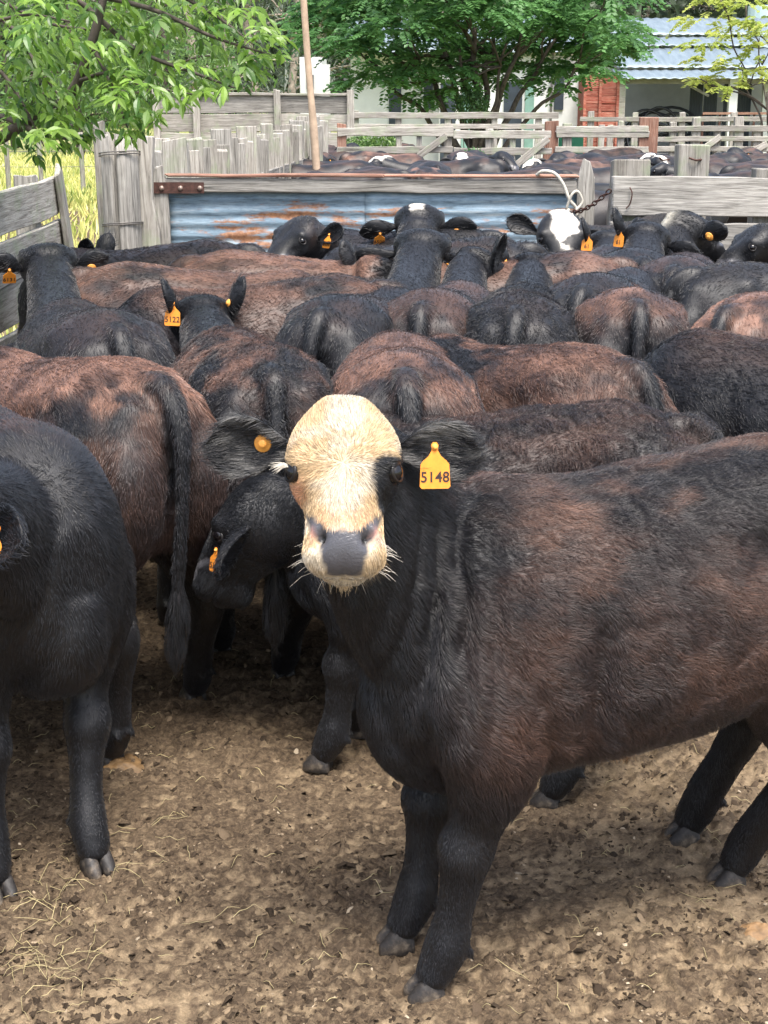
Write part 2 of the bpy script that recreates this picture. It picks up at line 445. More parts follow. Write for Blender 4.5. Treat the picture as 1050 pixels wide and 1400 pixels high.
def build_cow(p):
    """p: pose and look. Canonical metres, x forward, z up, origin on the ground under the barrel."""
    rng = np.random.default_rng(p.get('seed', 0) + 11)
    vox = p.get('vox', .013); fat = p.get('fat', 1.0)
    yh = np.array([0, 1.0, 0]); zh = np.array([0, 0, 1.0]); xh = np.array([1.0, 0, 0])
    mb = MB()
    # trunk            x     zc   top   bottom  half width
    R = np.array([[-.685, .93, .99, .80, .07], [-.66, .90, 1.045, .70, .135], [-.61, .87, 1.085, .62, .19], [-.53, .86, 1.120, .60, .225], [-.42, .85, 1.145, .585, .245],
                  [-.30, .83, 1.137, .555, .250], [-.15, .80, 1.115, .525, .262], [0, .78, 1.095, .505, .270], [.13, .77, 1.088, .49, .260],
                  [.25, .77, 1.100, .47, .236], [.35, .78, 1.100, .47, .212], [.44, .78, 1.055, .49, .178], [.51, .78, .98, .54, .135], [.555, .77, .90, .62, .07]])
    V, F = loft(np.stack([R[:, 0], 0 * R[:, 0], R[:, 1]], 1), np.tile(yh, (len(R), 1)), np.tile(zh, (len(R), 1)), R[:, 4] * fat, R[:, 2] - R[:, 1], R[:, 1] - R[:, 3], n=36, ex=2.15)
    mb.add(V, F)
    hoofs = p.get('hoofs', {})
    # canonical hoof positions, offsets from the pose
    base = {'FL': (.30, .135), 'FR': (.30, -.135), 'HL': (-.52, .15), 'HR': (-.52, -.15)}
    feet = {}
    for k, (bx, by) in base.items():
        ox, oy = hoofs.get(k, (rng.uniform(-.05, .05), 0)); s = 1 if k[1] == 'L' else -1
        def q(x, y, z, f):      # f: how much of the hoof's offset the joint takes
            return (x + ox * f, s * y + oy * f, z)
        if k[0] == 'F':
            pts = [q(.27, .135, .88, 0), q(.32, .15, .74, 0), q(.325, .15, .62, .08), q(.305, .145, .50, .25), q(.305, .14, .41, .42), q(.315, .138, .345, .52), q(.308, .136, .285, .62), q(.300, .135, .20, .78), q(.298, .135, .135, .9), q(.305, .135, .095, .97), q(.318, .135, .06, 1), q(.325, .135, .035, 1)]
            rx = [.12, .165, .135, .092, .062, .064, .048, .041, .049, .047, .040, .036]; ry = [.05, .09, .098, .080, .056, .060, .045, .039, .047, .047, .043, .038]
        else:
            pts = [q(-.43, .12, .93, 0), q(-.42, .145, .78, 0), q(-.44, .16, .66, .1), q(-.49, .165, .55, .25), q(-.555, .16, .46, .42), q(-.60, .156, .395, .52), q(-.590, .153, .33, .6), q(-.570, .15, .24, .75), q(-.555, .15, .15, .9), q(-.548, .15, .10, .97), q(-.535, .15, .06, 1), q(-.525, .15, .035, 1)]
            rx = [.19, .20, .18, .125, .088, .070, .056, .047, .048, .048, .042, .037]; ry = [.10, .115, .11, .09, .066, .055, .048, .043, .046, .047, .043, .038]
        limb(mb, pts, rx, ry); feet[k] = np.array(pts[-1])
        fx, fy, fz = pts[-3] if k[0] == 'H' else pts[-3]
        for q_ in (-1, 1):
            V, F = loft([(fx - .030, fy + q_ * .020, fz + .030), (fx - .056, fy + q_ * .024, fz + .018), (fx - .062, fy + q_ * .025, fz - .002)], np.tile(yh, (3, 1)), np.tile(xh, (3, 1)), [.012, .014, .006], [.012, .014, .006], [.012, .014, .006], n=10, k=2); mb.add(V, F)
    # rounded buttocks
    for s in (1, -1):
        V, F = loft([(-.60, s * .10, 1.0), (-.635, s * .115, .90), (-.635, s * .125, .78), (-.60, s * .135, .66), (-.54, s * .14, .56)], np.tile(yh, (5, 1)), np.tile(-xh, (5, 1)), [.06, .09, .10, .09, .05], [.06, .085, .09, .08, .05], [.1] * 5, n=18)
        mb.add(V, F)
    # brisket
    V, F = loft([(.18, 0, .54), (.30, 0, .515), (.40, 0, .515), (.48, 0, .56), (.52, 0, .64), (.53, 0, .73)], np.tile(yh, (6, 1)), [(0, 0, 1), (0, 0, 1), (.2, 0, 1), (-.6, 0, 1), (-1, 0, .4), (-1, 0, .1)], [.08, .10, .10, .085, .075, .06], [.1] * 6, [.04, .06, .075, .075, .06, .04], n=18)
    mb.add(V, F)
    # head and neck
    HL = p.get('head_len', .37)
    u, v, w = head_frame(*p.get('head_dir', (0, 30, 0)))
    poll = np.array(p.get('poll', (.82, 0, 1.20)), float)
    h0 = poll - v * .145 * HL * .9; HWf = p.get('head_w', 1.0)
    Cc = h0 + HEAD[:, :1] * HL * u
    V, F = loft(Cc, np.tile(w, (len(HEAD), 1)), np.tile(v, (len(HEAD), 1)), HEAD[:, 1] * HL * HWf, HEAD[:, 2] * HL, HEAD[:, 3] * HL * p.get('jaw_depth', 1), n=34, jaw=HEAD[:, 4], ex=2.25)
    mb.add(V, F)
    chc = [h0 + HL * (u * a_ + v * b_) for a_, b_ in ((.72, -.22), (.80, -.235), (.88, -.225), (.95, -.19), (.975, -.16))]
    V2, F2 = loft(chc, np.tile(w, (5, 1)), np.tile(v, (5, 1)), np.array([.13, .15, .15, .12, .05]) * HL * HWf, np.array([.07] * 5) * HL, np.array([.07, .08, .085, .07, .03]) * HL, n=18); mb.add(V2, F2)
    V = np.concatenate([V, V2]); F = F + [tuple(int(i) + len(V) - len(V2) for i in f) for f in F2]
    head_bvh = BVHTree.FromPolygons([tuple(a) for a in V], [tuple(int(i) for i in f) for f in F])
    O = h0 + u * .14 * HL - v * .17 * HL
    P0 = np.array([.26, 0, .83]); dn = unit(unit(O - P0) + .35 * v + .1 * u)
    dist = np.linalg.norm(O - P0)
    B = [P0, P0 + np.array([.45, 0, .10]) * dist * .8, O - dn * dist * .30, O + dn * .02]
    nk = 9; T = np.linspace(0, 1, nk)[:, None]
    C = (1 - T) ** 3 * B[0] + 3 * (1 - T) ** 2 * T * B[1] + 3 * (1 - T) * T ** 2 * B[2] + T ** 3 * B[3]
    tg = unit(np.gradient(C, axis=0)); lat = unit(yh * (1 - T ** 1.5) + w * T ** 1.5); up = unit(np.cross(tg, lat))
    t1 = T[:, 0]; ng = p.get('neck', 1.0)
    nw = np.interp(t1, [0, .3, .65, 1], [.155, .135, .112, .26 * HL]) * ng; nu = np.interp(t1, [0, .3, .65, 1], [.22, .18, .135, .27 * HL]) * ng; nb = np.interp(t1, [0, .3, .65, 1], [.27, .235, .18, .24 * HL]) * ng
    V, F = loft(C, lat, up, nw, nu, nb, n=26, k=3, ex=2.05); mb.add(V, F)
    neckC = C
    # tail
    sw = p.get('tail_swing', rng.uniform(-.06, .06))
    if p.get('tail', True):
        lift = p.get('tail_lift', 0)
        tp = crom([(-.56, 0, 1.085), (-.635, 0, 1.085), (-.70, sw * .1, 1.03), (-.735, sw * .3, .92), (-.735, sw * .6, .74), (-.72, sw, .58), (-.715, sw * 1.1, .48)], 4)
        tr = np.interp(np.linspace(0, 1, len(tp)), [0, .2, .4, .7, 1], [.045, .040, .030, .024, .018])
        V, F = tube(tp, tr, 10); mb.add(V, F)
        sp = crom([(-.72, sw, .56), (-.715, sw * 1.1, .47), (-.705, sw * 1.25, .38), (-.70, sw * 1.3, .31)], 3)
        V, F = tube(sp, np.interp(np.linspace(0, 1, len(sp)), [0, .3, .7, 1], [.018, .028, .026, .008]), 10); mb.add(V, F)
    me = remesh(np.concatenate(mb.V), mb.F, vox)
    P = smooth_mesh(me, int(p.get('smooth', 7) * .013 / vox))
    me.vertices.foreach_set('co', P.astype(np.float32).ravel()); me.update()
    nrm = np.empty(len(P) * 3, np.float32); me.vertex_normals.foreach_get('vector', nrm); nrm = nrm.reshape(-1, 3).astype(float)
    def ctx_of(P):
        d = P - h0; hp = np.stack([d @ u, d @ v, d @ w / HWf], 1) / HL
        head = sstep(-.30, -.22, hp[:, 0]) * (1 - sstep(1.2, 1.3, hp[:, 0])) * (np.abs(hp[:, 2]) < .75) * (hp[:, 1] > -.62) * (hp[:, 1] < .5)
        cand = np.nonzero(head > .01)[0]; dd = np.zeros(len(P))
        for i in cand: dd[i] = head_bvh.find_nearest(P[i])[3]
        head = head * (1 - sstep(.018, .034, dd))
        trunk = 1.0 - head * (P[:, 0] > .3)
        tail = sstep(-.66, -.70, P[:, 0]) * (1 - sstep(.03, .06, np.abs(P[:, 1] - sw * sstep(1.0, .5, P[:, 2]))))
        tail = np.maximum(tail, gauss(P, (-.69, 0, .86), (.12, .055, .16)))
        tail = np.maximum(tail, gauss(P, (-.62, 0, 1.10), (.10, .035, .07)))
        cr = gauss(hp, (-.40, -.05, .10), (.38, .25, .12)) 
        return dict(hp=hp, head=head, trunk=trunk, tail=tail, crest=cr)
    cx = ctx_of(P); hp = cx['hp']; H = cx['head'][:, None]
    # ---- relief
    D = np.zeros(len(P)); x, y, z = P.T; ay = np.abs(y)
    A = np.stack([x, ay, z], 1)
    D -= .026 * gauss(A, (-.27, .26, .98), (.07, .08, .06))      # hollow in front of the hip
    D += .016 * gauss(A, (-.40, .20, 1.07), (.05, .05, .04))     # hook bone
    D += .010 * gauss(A, (-.62, .11, 1.03), (.05, .04, .05))     # pin bone
    D -= .022 * gauss(A, (.14, .27, .72), (.035, .1, .17))       # behind the shoulder
    D += .014 * gauss(A, (.27, .24, .86), (.07, .12, .16))
    D -= .020 * gauss(A, (-.655, 0, .80), (.1, .030, .22))        # cleft under the tail
    D -= .015 * gauss(A, (-.34, .24, .60), (.05, .08, .10))      # flank fold
    D -= .008 * gauss(A, (-.50, .24, .66), (.03, .08, .14))
    D += .006 * gauss(A, (0, 0, 1.10), (.4, .012, .03)) 
    ribs = np.sin(x * 62 + z * 12) * gauss(A, (-.02, .26, .78), (.17, .12, .16)); D += .0022 * ribs
    nn = fbm(P * 7 + p.get('seed', 0), 3, 21) - .5; D += .009 * nn * (1 - cx['head'])
    if p.get('folds'):          # skin folds of the turned neck
        for (c, s, dr, fr, amp) in p['folds']:
            D += amp * np.sin((P - np.asarray(c)) @ np.asarray(dr) * fr + 3 * nn) * gauss(P, c, s)
    D = D * p.get('relief', 1.4)
    P = P + nrm * D[:, None]
    # ---- face relief, in fractions of the head length
    hu, hv, hw = hp.T; aw = np.abs(hw); Q = np.stack([hu, hv, aw], 1); Hs = cx['head']
    E = np.zeros(len(P))
    E += .048 * gauss(Q, (.33, .12, .27), (.06, .09, .06))       # brow
    E -= .022 * gauss(Q, (.39, .03, .36), (.06, .06, .06))      # socket
    E -= .036 * gauss(Q, (.56, .06, .25), (.09, .08, .06))
    E -= .028 * gauss(Q, (.36, .22, .0), (.16, .1, .07))
    E += .026 * gauss(Q, (.50, -.08, .28), (.12, .06, .06))
    E += .016 * gauss(Q, (.62, .2, 0), (.2, .1, .10))
    E -= .085 * gauss(Q, (.805, .12, .135), (.040, .09, .024))   # nostril
    E -= .04 * gauss(Q, (.845, .10, .165), (.03, .06, .022))
    E += .022 * gauss(Q, (.76, .12, .165), (.035, .07, .025))
    E += .014 * gauss(Q, (.93, .03, .06), (.05, .08, .045))
    E -= .045 * gauss(Q, (.95, -.10, .0), (.25, .014, .30)) * (hu > .74)
    E += .02 * gauss(Q, (.97, -.16, .0), (.05, .035, .12))
    E -= .018 * gauss(Q, (.80, -.12, .23), (.08, .02, .1))
    E -= .012 * gauss(Q, (.99, .0, 0), (.08, .12, .008))
    P = P + nrm * (E * HL * Hs)[:, None]
    me.vertices.foreach_set('co', P.astype(np.float32).ravel()); me.update()
    # ---- colour
    C3 = smart_col(P, p, cx)
    nose = sstep(.735, .76, hu + .9 * np.maximum(aw - .08, 0) - .02) * (1 - sstep(.155, .175, aw + .38 * (hu - .82))) * sstep(-.008, .012, hv) * Hs
    nose = nose[:, None]; C3 = C3 * (1 - nose) + np.array(p.get('nose_col', (.070, .070, .080))) * nose
    in_n = (gauss(Q, (.812, .12, .138), (.036, .10, .026)) * Hs)[:, None]; k_ = np.clip(in_n * 2.6 - .9, 0, 1); C3 = C3 * (1 - k_) + .003 * k_
    ring = (gauss(Q, (.775, .10, .182), (.035, .08, .014)) * Hs)[:, None] * p.get('pink_nose', 0); ring = np.clip(ring, 0, 1) * (1 - k_); C3 = C3 * (1 - ring) + np.array([.55, .27, .22]) * ring
    # ---- join ears into the body mesh
    ears = {}
    eV, eF = [coords(me)], []
    nv = len(me.vertices); cols = [C3]
    for s in (1, -1):
        e = p.get('ears', {}).get(s, {})
        b = h0 + HL * (u * .20 + v * e.get('bv', -.10) + w * s * .30 * HWf)
        out = w * s * e.get('w', 1) + u * e.get('u', .05) + v * e.get('v', -.15)
        fc = v * e.get('fv', 1.0) + u * e.get('fu', .45) + w * s * e.get('fw', .15)
        L_, W_ = HL * e.get('len', .46), HL * e.get('wid', .36)
        V, F, G, fc2 = sheet_ear(b, out, fc, L_, W_, e.get('droop', .08), curl=e.get('curl', .35), res=p.get('ear_res', (14, 10)))
        ears[s] = (G, fc2, unit(out)); eV.append(V); eF += [tuple(i + nv for i in f) for f in F]; nv += len(V)
        c = np.tile(BLACK * .9, (len(V), 1)); gn = fbm(V * 40, 3, 4); inner = np.arange(len(V)) < len(V) // 2
        ek = p.get('ear_white', .0) * sstep(.5, .62, gn) * inner
        c = c * (1 - ek[:, None]) + np.array([.5, .48, .45]) * ek[:, None]; cols.append(c)
    nb_ = len(me.polygons); fv = np.empty(len(me.loops), np.int32); me.loops.foreach_get('vertex_index', fv); ls = np.empty(nb_, np.int32); me.polygons.foreach_get('loop_total', ls)
    assert (ls == 4).all() or True
    if (ls == 4).all():
        allF = np.concatenate([fv.reshape(-1, 4), np.array(eF)])
    else:
        st = np.concatenate([[0], np.cumsum(ls)[:-1]]); allF = [tuple(fv[a:a + l]) for a, l in zip(st, ls)] + eF
    VV = np.concatenate(eV); CC = np.concatenate(cols)
    out = mesh_np('body', VV, allF, True, CC); bpy.data.meshes.remove(me)
    wa = out.attributes.new('wet', 'FLOAT', 'POINT'); wv = np.zeros(len(VV), np.float32); wv[:len(C3)] = nose[:, 0]; wa.data.foreach_set('value', wv)
    out.materials.append(M['coat'])
    return dict(mesh=out, V=VV, C=CC, nbody=len(C3), h0=h0, u=u, v=v, w=w, HL=HL, ears=ears, feet=feet, nose=nose[:, 0], ctx_of=ctx_of, p=p, poll=poll, nose_in=in_n[:, 0])

def hair_curves(name, roots, dirs, nrm, length, colors, mat, parent, rad=.0006, npts=4, lift=.35, curl=0, rng=None, seed=0):
    n = len(roots); k = npts; t = np.linspace(0, 1, k)[None, :, None]
    L = length[:, None, None]
    side = unit(np.cross(dirs, nrm))
    cw = (fbm(roots * 28 + seed, 2, 31) - .5)[:, None] * 2; 
    pts = roots[:, None] + (dirs[:, None] * t + nrm[:, None] * (lift * np.sin(t * 1.9))) * L
    pts += side[:, None] * (cw[:, None] * t * L * .5)
    if curl:
        ph = (fbm(roots * 16 + seed, 2, 41) * 14)[:, None, None]
        pts += (side[:, None] * np.sin(ph + t * 5) + nrm[:, None] * np.cos(ph + t * 5) * .6) * L * curl * t * (sstep(.5, .3, roots[:, 0]) * sstep(.5, .7, roots[:, 2]))[:, None, None]
    hc = bpy.data.hair_curves.new(name); hc.add_curves([k] * n)
    hc.attributes['position'].data.foreach_set('vector', pts.astype(np.float32).ravel())
    r = hc.attributes.get('radius') or hc.attributes.new('radius', 'FLOAT', 'POINT')
    rr = (rad * np.linspace(1, .25, k))[None, :] * np.ones((n, 1)); r.data.foreach_set('value', rr.astype(np.float32).ravel())
    a = hc.attributes.new('coat', 'FLOAT_COLOR', 'CURVE'); c = np.ones((n, 4), np.float32); c[:, :3] = colors; a.data.foreach_set('color', c.ravel())
    return link(name, hc, parent, [mat])

def grow_coat(b, obj, count, p, cam_local=None):
    """short fur over the whole body mesh"""
    rng = np.random.default_rng(p.get('seed', 0) + 5); me = b['mesh']; V, C = b['V'], b['C']
    me.calc_loop_triangles(); T = np.empty(len(me.loop_triangles) * 3, np.int32); me.loop_triangles.foreach_get('vertices', T); T = T.reshape(-1, 3)
    vn = np.empty(len(V) * 3, np.float32); me.vertex_normals.foreach_get('vector', vn); vn = vn.reshape(-1, 3).astype(float)
    A = np.cross(V[T[:, 1]] - V[T[:, 0]], V[T[:, 2]] - V[T[:, 0]]); area = np.linalg.norm(A, axis=1) / 2
    cen = V[T].mean(1); fn = unit(A); wgt = area.copy()
    if cam_local is not None:                      # fewer strands where no nearby view reaches
        d = unit(cam_local - cen); wgt *= np.where((fn * d).sum(1) > -.25, 1, .06)
        wgt *= 1 / np.maximum(np.linalg.norm(cam_local - cen, axis=1), 1) ** 1.0
    hpc = b['ctx_of'](cen)['hp']
    isface = (hpc[:, 0] > -.2) & (hpc[:, 0] < 1.1) & (np.abs(hpc[:, 2]) < .5) & (hpc[:, 1] > -.6) & (hpc[:, 1] < .4) & (T.max(1) < b['nbody'])
    wgt = wgt * np.where(isface, p.get('face_hair', 2.0), 1.0)
    nosev = np.zeros(len(V)); nosev[:b['nbody']] = np.maximum(b['nose'], b['nose_in'] * 2)
    wgt = wgt * (nosev[T].max(1) < .3) * ~((np.abs(hpc[:, 2]) > .2) & (((hpc[:, 0] - .39) / .080) ** 2 + ((hpc[:, 1] - .07) / .085) ** 2 < 1))
    wgt = wgt * ((cen[:, 2] > .055))
    pr = wgt / wgt.sum(); idx = rng.choice(len(T), count, p=pr)
    r1, r2 = rng.random((2, count)); s = np.sqrt(r1); bw = np.stack([1 - s, s * (1 - r2), s * r2], 1)[:, :, None]
    tri = T[idx]; root = (V[tri] * bw).sum(1); nr = unit((vn[tri] * bw).sum(1)); col = (C[tri] * bw).sum(1)
    isear = tri.max(1) >= b['nbody']
    cx = b['ctx_of'](root); hp = cx['hp']; head = (cx['head'] > .5) & ~isear & isface[idx]
    x, y, z = root.T
    n1 = fbm(root * 5 + p.get('seed', 0), 3, 51) - .5; n2 = fbm(root * 5 + 40, 3, 52) - .5
    d = np.stack([-.9 + 0 * x + n1 * .40, n2 * .25, -.50 + n2 * .5], 1)
    low = sstep(.72, .45, z)[:, None]; d = d * (1 - low) + np.array([-.15, 0, -1]) * low
    hind = sstep(-.45, -.62, x)[:, None]; d = d * (1 - hind) + np.array([-.1, 0, -1]) * hind
    u, v, w = b['u'], b['v'], b['w']
    neckd = unit(np.array([-.4, 0, -.9]) - u * .2)
    nk = (sstep(.38, .6, x) * (z > .5))[:, None]; d = d * (1 - nk) + neckd * nk
    # head: hair parts at the whorl between the eyes and runs up over the poll, down to the muzzle
    wh = np.array([.36, 0]); r = np.stack([hp[:, 0] - wh[0], hp[:, 2]], 1)
    rr_ = r / (np.linalg.norm(r, axis=1, keepdims=True) + .02)
    hd = u * rr_[:, :1] + w * rr_[:, 1:] * .75 + w * n1[:, None] * .9 + u * n2[:, None] * .5
    d = np.where(head[:, None], hd, d)
    ed = w * np.sign(hp[:, 2:3]) * .9 + nr * .3 + u * n1[:, None]
    d = np.where(isear[:, None], ed, d)
    d = d + rng.normal(0, p.get('mess', .08), d.shape)
    d = unit(d - (d * nr).sum(1, keepdims=True) * nr)
    Lb = p.get('hair_len', .022)
    ln = Lb * (.7 + .6 * rng.random(count)) * (1 + .6 * n1)
    ln = np.where(z < .45, ln * .4, ln); ln = np.where((z < .62) & (z > .40) & (np.abs(x) < .35), ln * 1.35, ln)
    ln = np.where(head, ln * .40 + .025 * gauss(hp, (.85, -.33, 0), (.08, .05, .12)) + .012 * np.exp(-((hp[:, 0] + .02) / .1) ** 2), ln)
    ln = np.where(isear, .016 + .016 * rng.random(count), ln)
    # tail switch
    ln = np.where((x < -.66) & (z < .56), .045, ln)
    var = rng.uniform(.55, 1.6, count) ** 1.0; 
    col = np.clip(col * var[:, None], 0, .95)
    tipb = (rng.random(count) < .25) & ~head; col[tipb] = col[tipb] * 1.5 + BROWN * .12 * p.get('brown', .4)
    curl = p.get('curl', .1)
    return hair_curves('coat', root, d, nr, ln, col, M['hair'], obj, rad=p.get('hair_rad', .0006), npts=p.get('hair_pts', 4), lift=p.get('lift', .22), curl=curl, seed=p.get('seed', 0))

EYE = {}
def eye_mesh():
    if not EYE:
        bm = bmesh.new(); bmesh.ops.create_uvsphere(bm, u_segments=20, v_segments=12, radius=.0205); me = bpy.data.meshes.new('eye'); bm.to_mesh(me); bm.free()
        me.polygons.foreach_set('use_smooth', [True] * len(me.polygons)); me.materials.append(M['eye']); EYE['e'] = me
        t = MB(); a = np.linspace(0, 2 * np.pi, 25)
        pts = np.stack([np.cos(a) * .021, 0 * a, np.sin(a) * .0155], 1); t.tube(pts, .0042, 8, False)
        EYE['l'] = t.me('eyelid', True); EYE['l'].materials.append(M['lid'])
        # one cloven hoof: two claws, x forward, origin at the pastern
        h = MB()
        for s in (1, -1):
            R = [(-.034, .013, .030), (-.020, .019, .050), (.002, .021, .064), (.024, .020, .052), (.042, .016, .034), (.056, .008, .020)]
            C = [(x, s * (.0205 - .06 * max(x - .02, 0) * .4), 0) for x, _, _ in R]
            V, F = loft(C, np.tile([0, 1.0, 0], (6, 1)), np.tile([0, 0, 1.0], (6, 1)), [r[1] for r in R], [r[2] for r in R], [.0] * 6, n=14, k=2, ex=2.8); h.add(V, F)
        h.me('hoof', True); EYE['h'] = h.me('hoof', True); EYE['h'].materials.append(M['hoof'])
    return EYE

def place_parts(b, o, p):
    E = eye_mesh(); u, v, w, HL, h0 = (b[k] for k in ('u', 'v', 'w', 'HL', 'h0'))
    for s in (1, -1):
        c = h0 + HL * (u * .39 + v * .075 + w * s * .288 * p.get('head_w', 1))
        n = unit(w * s + v * .50 + u * .10); up = unit(-u - (-u @ n) * n); side = np.cross(n, up)
        e = link('eye', E['e'], o); e.matrix_local = orient(side, n, up, c)
        if p.get('lids', True):
            l = link('eyelid', E['l'], e); l.matrix_local = orient((1, 0, 0), (0, 1, 0), (0, 0, 1), (0, .0095, 0))
    if p.get('lashes'):
        R = random.Random(3); mb = MB(); s = p['lashes']
        for i in range(46):
            a = R.uniform(-.6, 1.5); c = h0 + HL * (u * (.39 - .045 * math.cos(a * .8)) + v * (.075 + .03 * a) + w * s * .325 * p.get('head_w', 1))
            d = w * s * R.uniform(.7, 1.2) - u * R.uniform(-.35, .25) + v * R.uniform(-.3, .5); L = R.uniform(.018, .036)
            mb.tube([c, c + d * L * .5 + v * .002, c + d * L - np.array([0, 0, .4]) * L * .5], [.0006, .0005, .0002], 3, False)
        tag(mb.build('eyelashes', M['whitehair'], o), kind='stuff')
        mb = MB()
        for i in range(46):      # whiskers
            sg = R.choice((1, -1)); c = h0 + HL * (u * R.uniform(.78, .95) + v * R.uniform(-.22, .02) + w * sg * R.uniform(.19, .23)) if i < 30 else h0 + HL * (u * R.uniform(.8, .97) - v * .28 + w * sg * R.uniform(0, .14))
            d = (w * sg * 1.0 + u * R.uniform(-.2, .5) + v * R.uniform(-.2, .3)) if i < 30 else (w * sg * .5 - v * .5 + u * .6); L = R.uniform(.015, .045)
            mb.tube([c, c + d * L * .5, c + d * L + np.array([0, 0, -.25]) * L], [.0004, .0003, .0001], 3, False)
        tag(mb.build('whiskers', M['whitehair'], o), kind='stuff')
    if p.get('sheath'):
        rg = np.random.default_rng(6); n = 1600; c = np.array(p['sheath']); rt = c + rg.normal(0, 1, (n, 3)) * [.022, .014, .006]
        dr = unit(np.array([-.12, 0, -1.0]) + rg.normal(0, .14, (n, 3)) - (rt - c) * 9)
        cc = np.array([.34, .17, .075]) * rg.uniform(.4, 1.3, (n, 1))
        hair_curves('sheath_tuft', rt, dr, np.tile([0, 1.0, 0], (n, 1)), rg.uniform(.03, .085, n), cc, M['hair'], o, rad=.0008, npts=4, lift=.0)
    if p.get('beard'):
        rg = np.random.default_rng(4); n = 1500; t = rg.random(n)
        rt = h0 + HL * (u * (.74 + .16 * t)[:, None] - v * (.285 + .02 * rg.random(n))[:, None] + w * rg.normal(0, .045, n)[:, None])
        dr = unit(np.array([0, 0, -1.0]) - u * .0 - v * .25 + rg.normal(0, .16, (n, 3)) - (rt - rt.mean(0)) * 9)
        cc = np.array([.55, .42, .26]) * rg.uniform(.6, 1.25, (n, 1))
        hair_curves('beard', rt, dr, np.tile(v, (n, 1)), rg.uniform(.02, .055, n), cc, M['hair'], o, rad=.0007, npts=4, lift=.0)
    for k in p.get('show_hoofs', ()):
        f = b['feet'][k]; hf = link('hoof', E['h'], o)
        yaw = math.radians(p.get('hoof_yaw', {}).get(k, rng0.uniform(-8, 8)))
        hf.matrix_local = orient((math.cos(yaw) * .92, math.sin(yaw) * .92, 0), (-math.sin(yaw) * .95, math.cos(yaw) * .95, 0), (0, 0, .95), (f[0] + .006, f[1], .0))
    for t in p.get('tags', []):
        s, kind, at, num = t['ear'], t['kind'], t.get('at', (.5, 0)), t.get('num')
        G, fc, out = b['ears'][s]; a, bb = G.shape[:2]
        pt = G[int(round(at[0] * (a - 1))), int(round((at[1] * .5 + .5) * (bb - 1)))]
        side = 1 if t.get('front', True) else -1
        n = fc * side
        if kind == 'flag':
            hang = np.array(t.get('hang', (0, 0, -1.0)))
            if t.get('turn') is not None: n = unit(np.array(t['turn'], float))
            z_ = unit(-hang - (-hang @ n) * n); x_ = unit(np.cross(z_, -n)) * -1
            x_ = np.cross(-n, z_)       # y axis = -n, so the face at -y looks along n
            g = link('ear_tag', flag_tag_mesh(), o); g.matrix_local = orient(x_, -n, z_, pt + n * t.get('off', .012))
            g.scale = (t.get('size', 1.0),) * 3
            if not g.data.materials: g.data.materials.append(M['tagplastic'])
            st_ = link('stud', button_mesh(), g); st_.scale = (.42, .6, .42); st_.location = (0, -.0004, .002)
            if not st_.data.materials: st_.data.materials.append(M['tagold'])
            if num:
                tn = link('tag_number', number_mesh(num), g); tn.rotation_euler = (math.pi / 2, 0, 0); tn.location = (0, -.0003, -.052)
        else:
            up = unit(np.array([0, 0, 1.0]) - n[2] * n); sd_ = np.cross(-n, up)
            g = link('ear_button', button_mesh(), o); g.matrix_local = orient(sd_, -n, up, pt + n * .008)
            g.scale = (t.get('size', 1.0),) * 3
            if not g.data.materials: g.data.materials.append(M['tagold'])
rng0 = random.Random(4)

def cow(p, label, cat='cow', group='black cattle crowded in the near pen', name='cow'):
    """p['tail_at'] or p['withers_at']: world x, y; p['heading'] degrees; p['poll_w']: world point of the poll; p['head_yaw_w']: world yaw of the face"""
    xs = p.get('xs', .89 if 55 < p['heading'] < 140 else 1.0)
    s = p.get('scale', 1.0); hd = math.radians(p['heading']); c, sn = math.cos(hd), math.sin(hd)
    if 'tail_at' in p: anchor, lx = p['tail_at'], -.60
    elif 'withers_at' in p: anchor, lx = p['withers_at'], .25
    else: anchor, lx = p['at'], 0
    org = np.array([anchor[0] - c * lx * s * xs, anchor[1] - sn * lx * s * xs, 0])
    def to_local(P):
        d = (np.asarray(P, float) - org) / s; return np.array([(c * d[0] + sn * d[1]) / xs, -sn * d[0] + c * d[1], d[2]])
    p = dict(p)
    if 'poll_w' in p: p['poll'] = to_local(p['poll_w'])
    if 'head_yaw_w' in p:
        a = p['head_yaw_w'] - p['heading']; a = (a + 180) % 360 - 180; hd_ = p.get('head_pr', (40, 0)); p['head_dir'] = (a, *hd_)
    if 'hoofs_w' in p:
        p['hoofs'] = dict(p.get('hoofs', {}))
        base = {'FL': (.325, .135), 'FR': (.325, -.135), 'HL': (-.525, .15), 'HR': (-.525, -.15)}
        for k, q in p['hoofs_w'].items():
            l = to_local([q[0], q[1], 0]); p['hoofs'][k] = (l[0] - base[k][0], l[1] - base[k][1])
    b = build_cow(p)
    o = link(name, b['mesh']); o.location = org; o.rotation_euler = (0, 0, hd); o.scale = (s * xs, s, s)
    tag(o, label, cat, group)
    place_parts(b, o, p)
    if p.get('hair', 0):
        cl = to_local((0, 0, CAM_H)); g = grow_coat(b, o, int(p['hair'] * HAIR_K), p, cl)
    b['obj'] = o; b['to_local'] = to_local
    return b
HAIR_K = 1.0

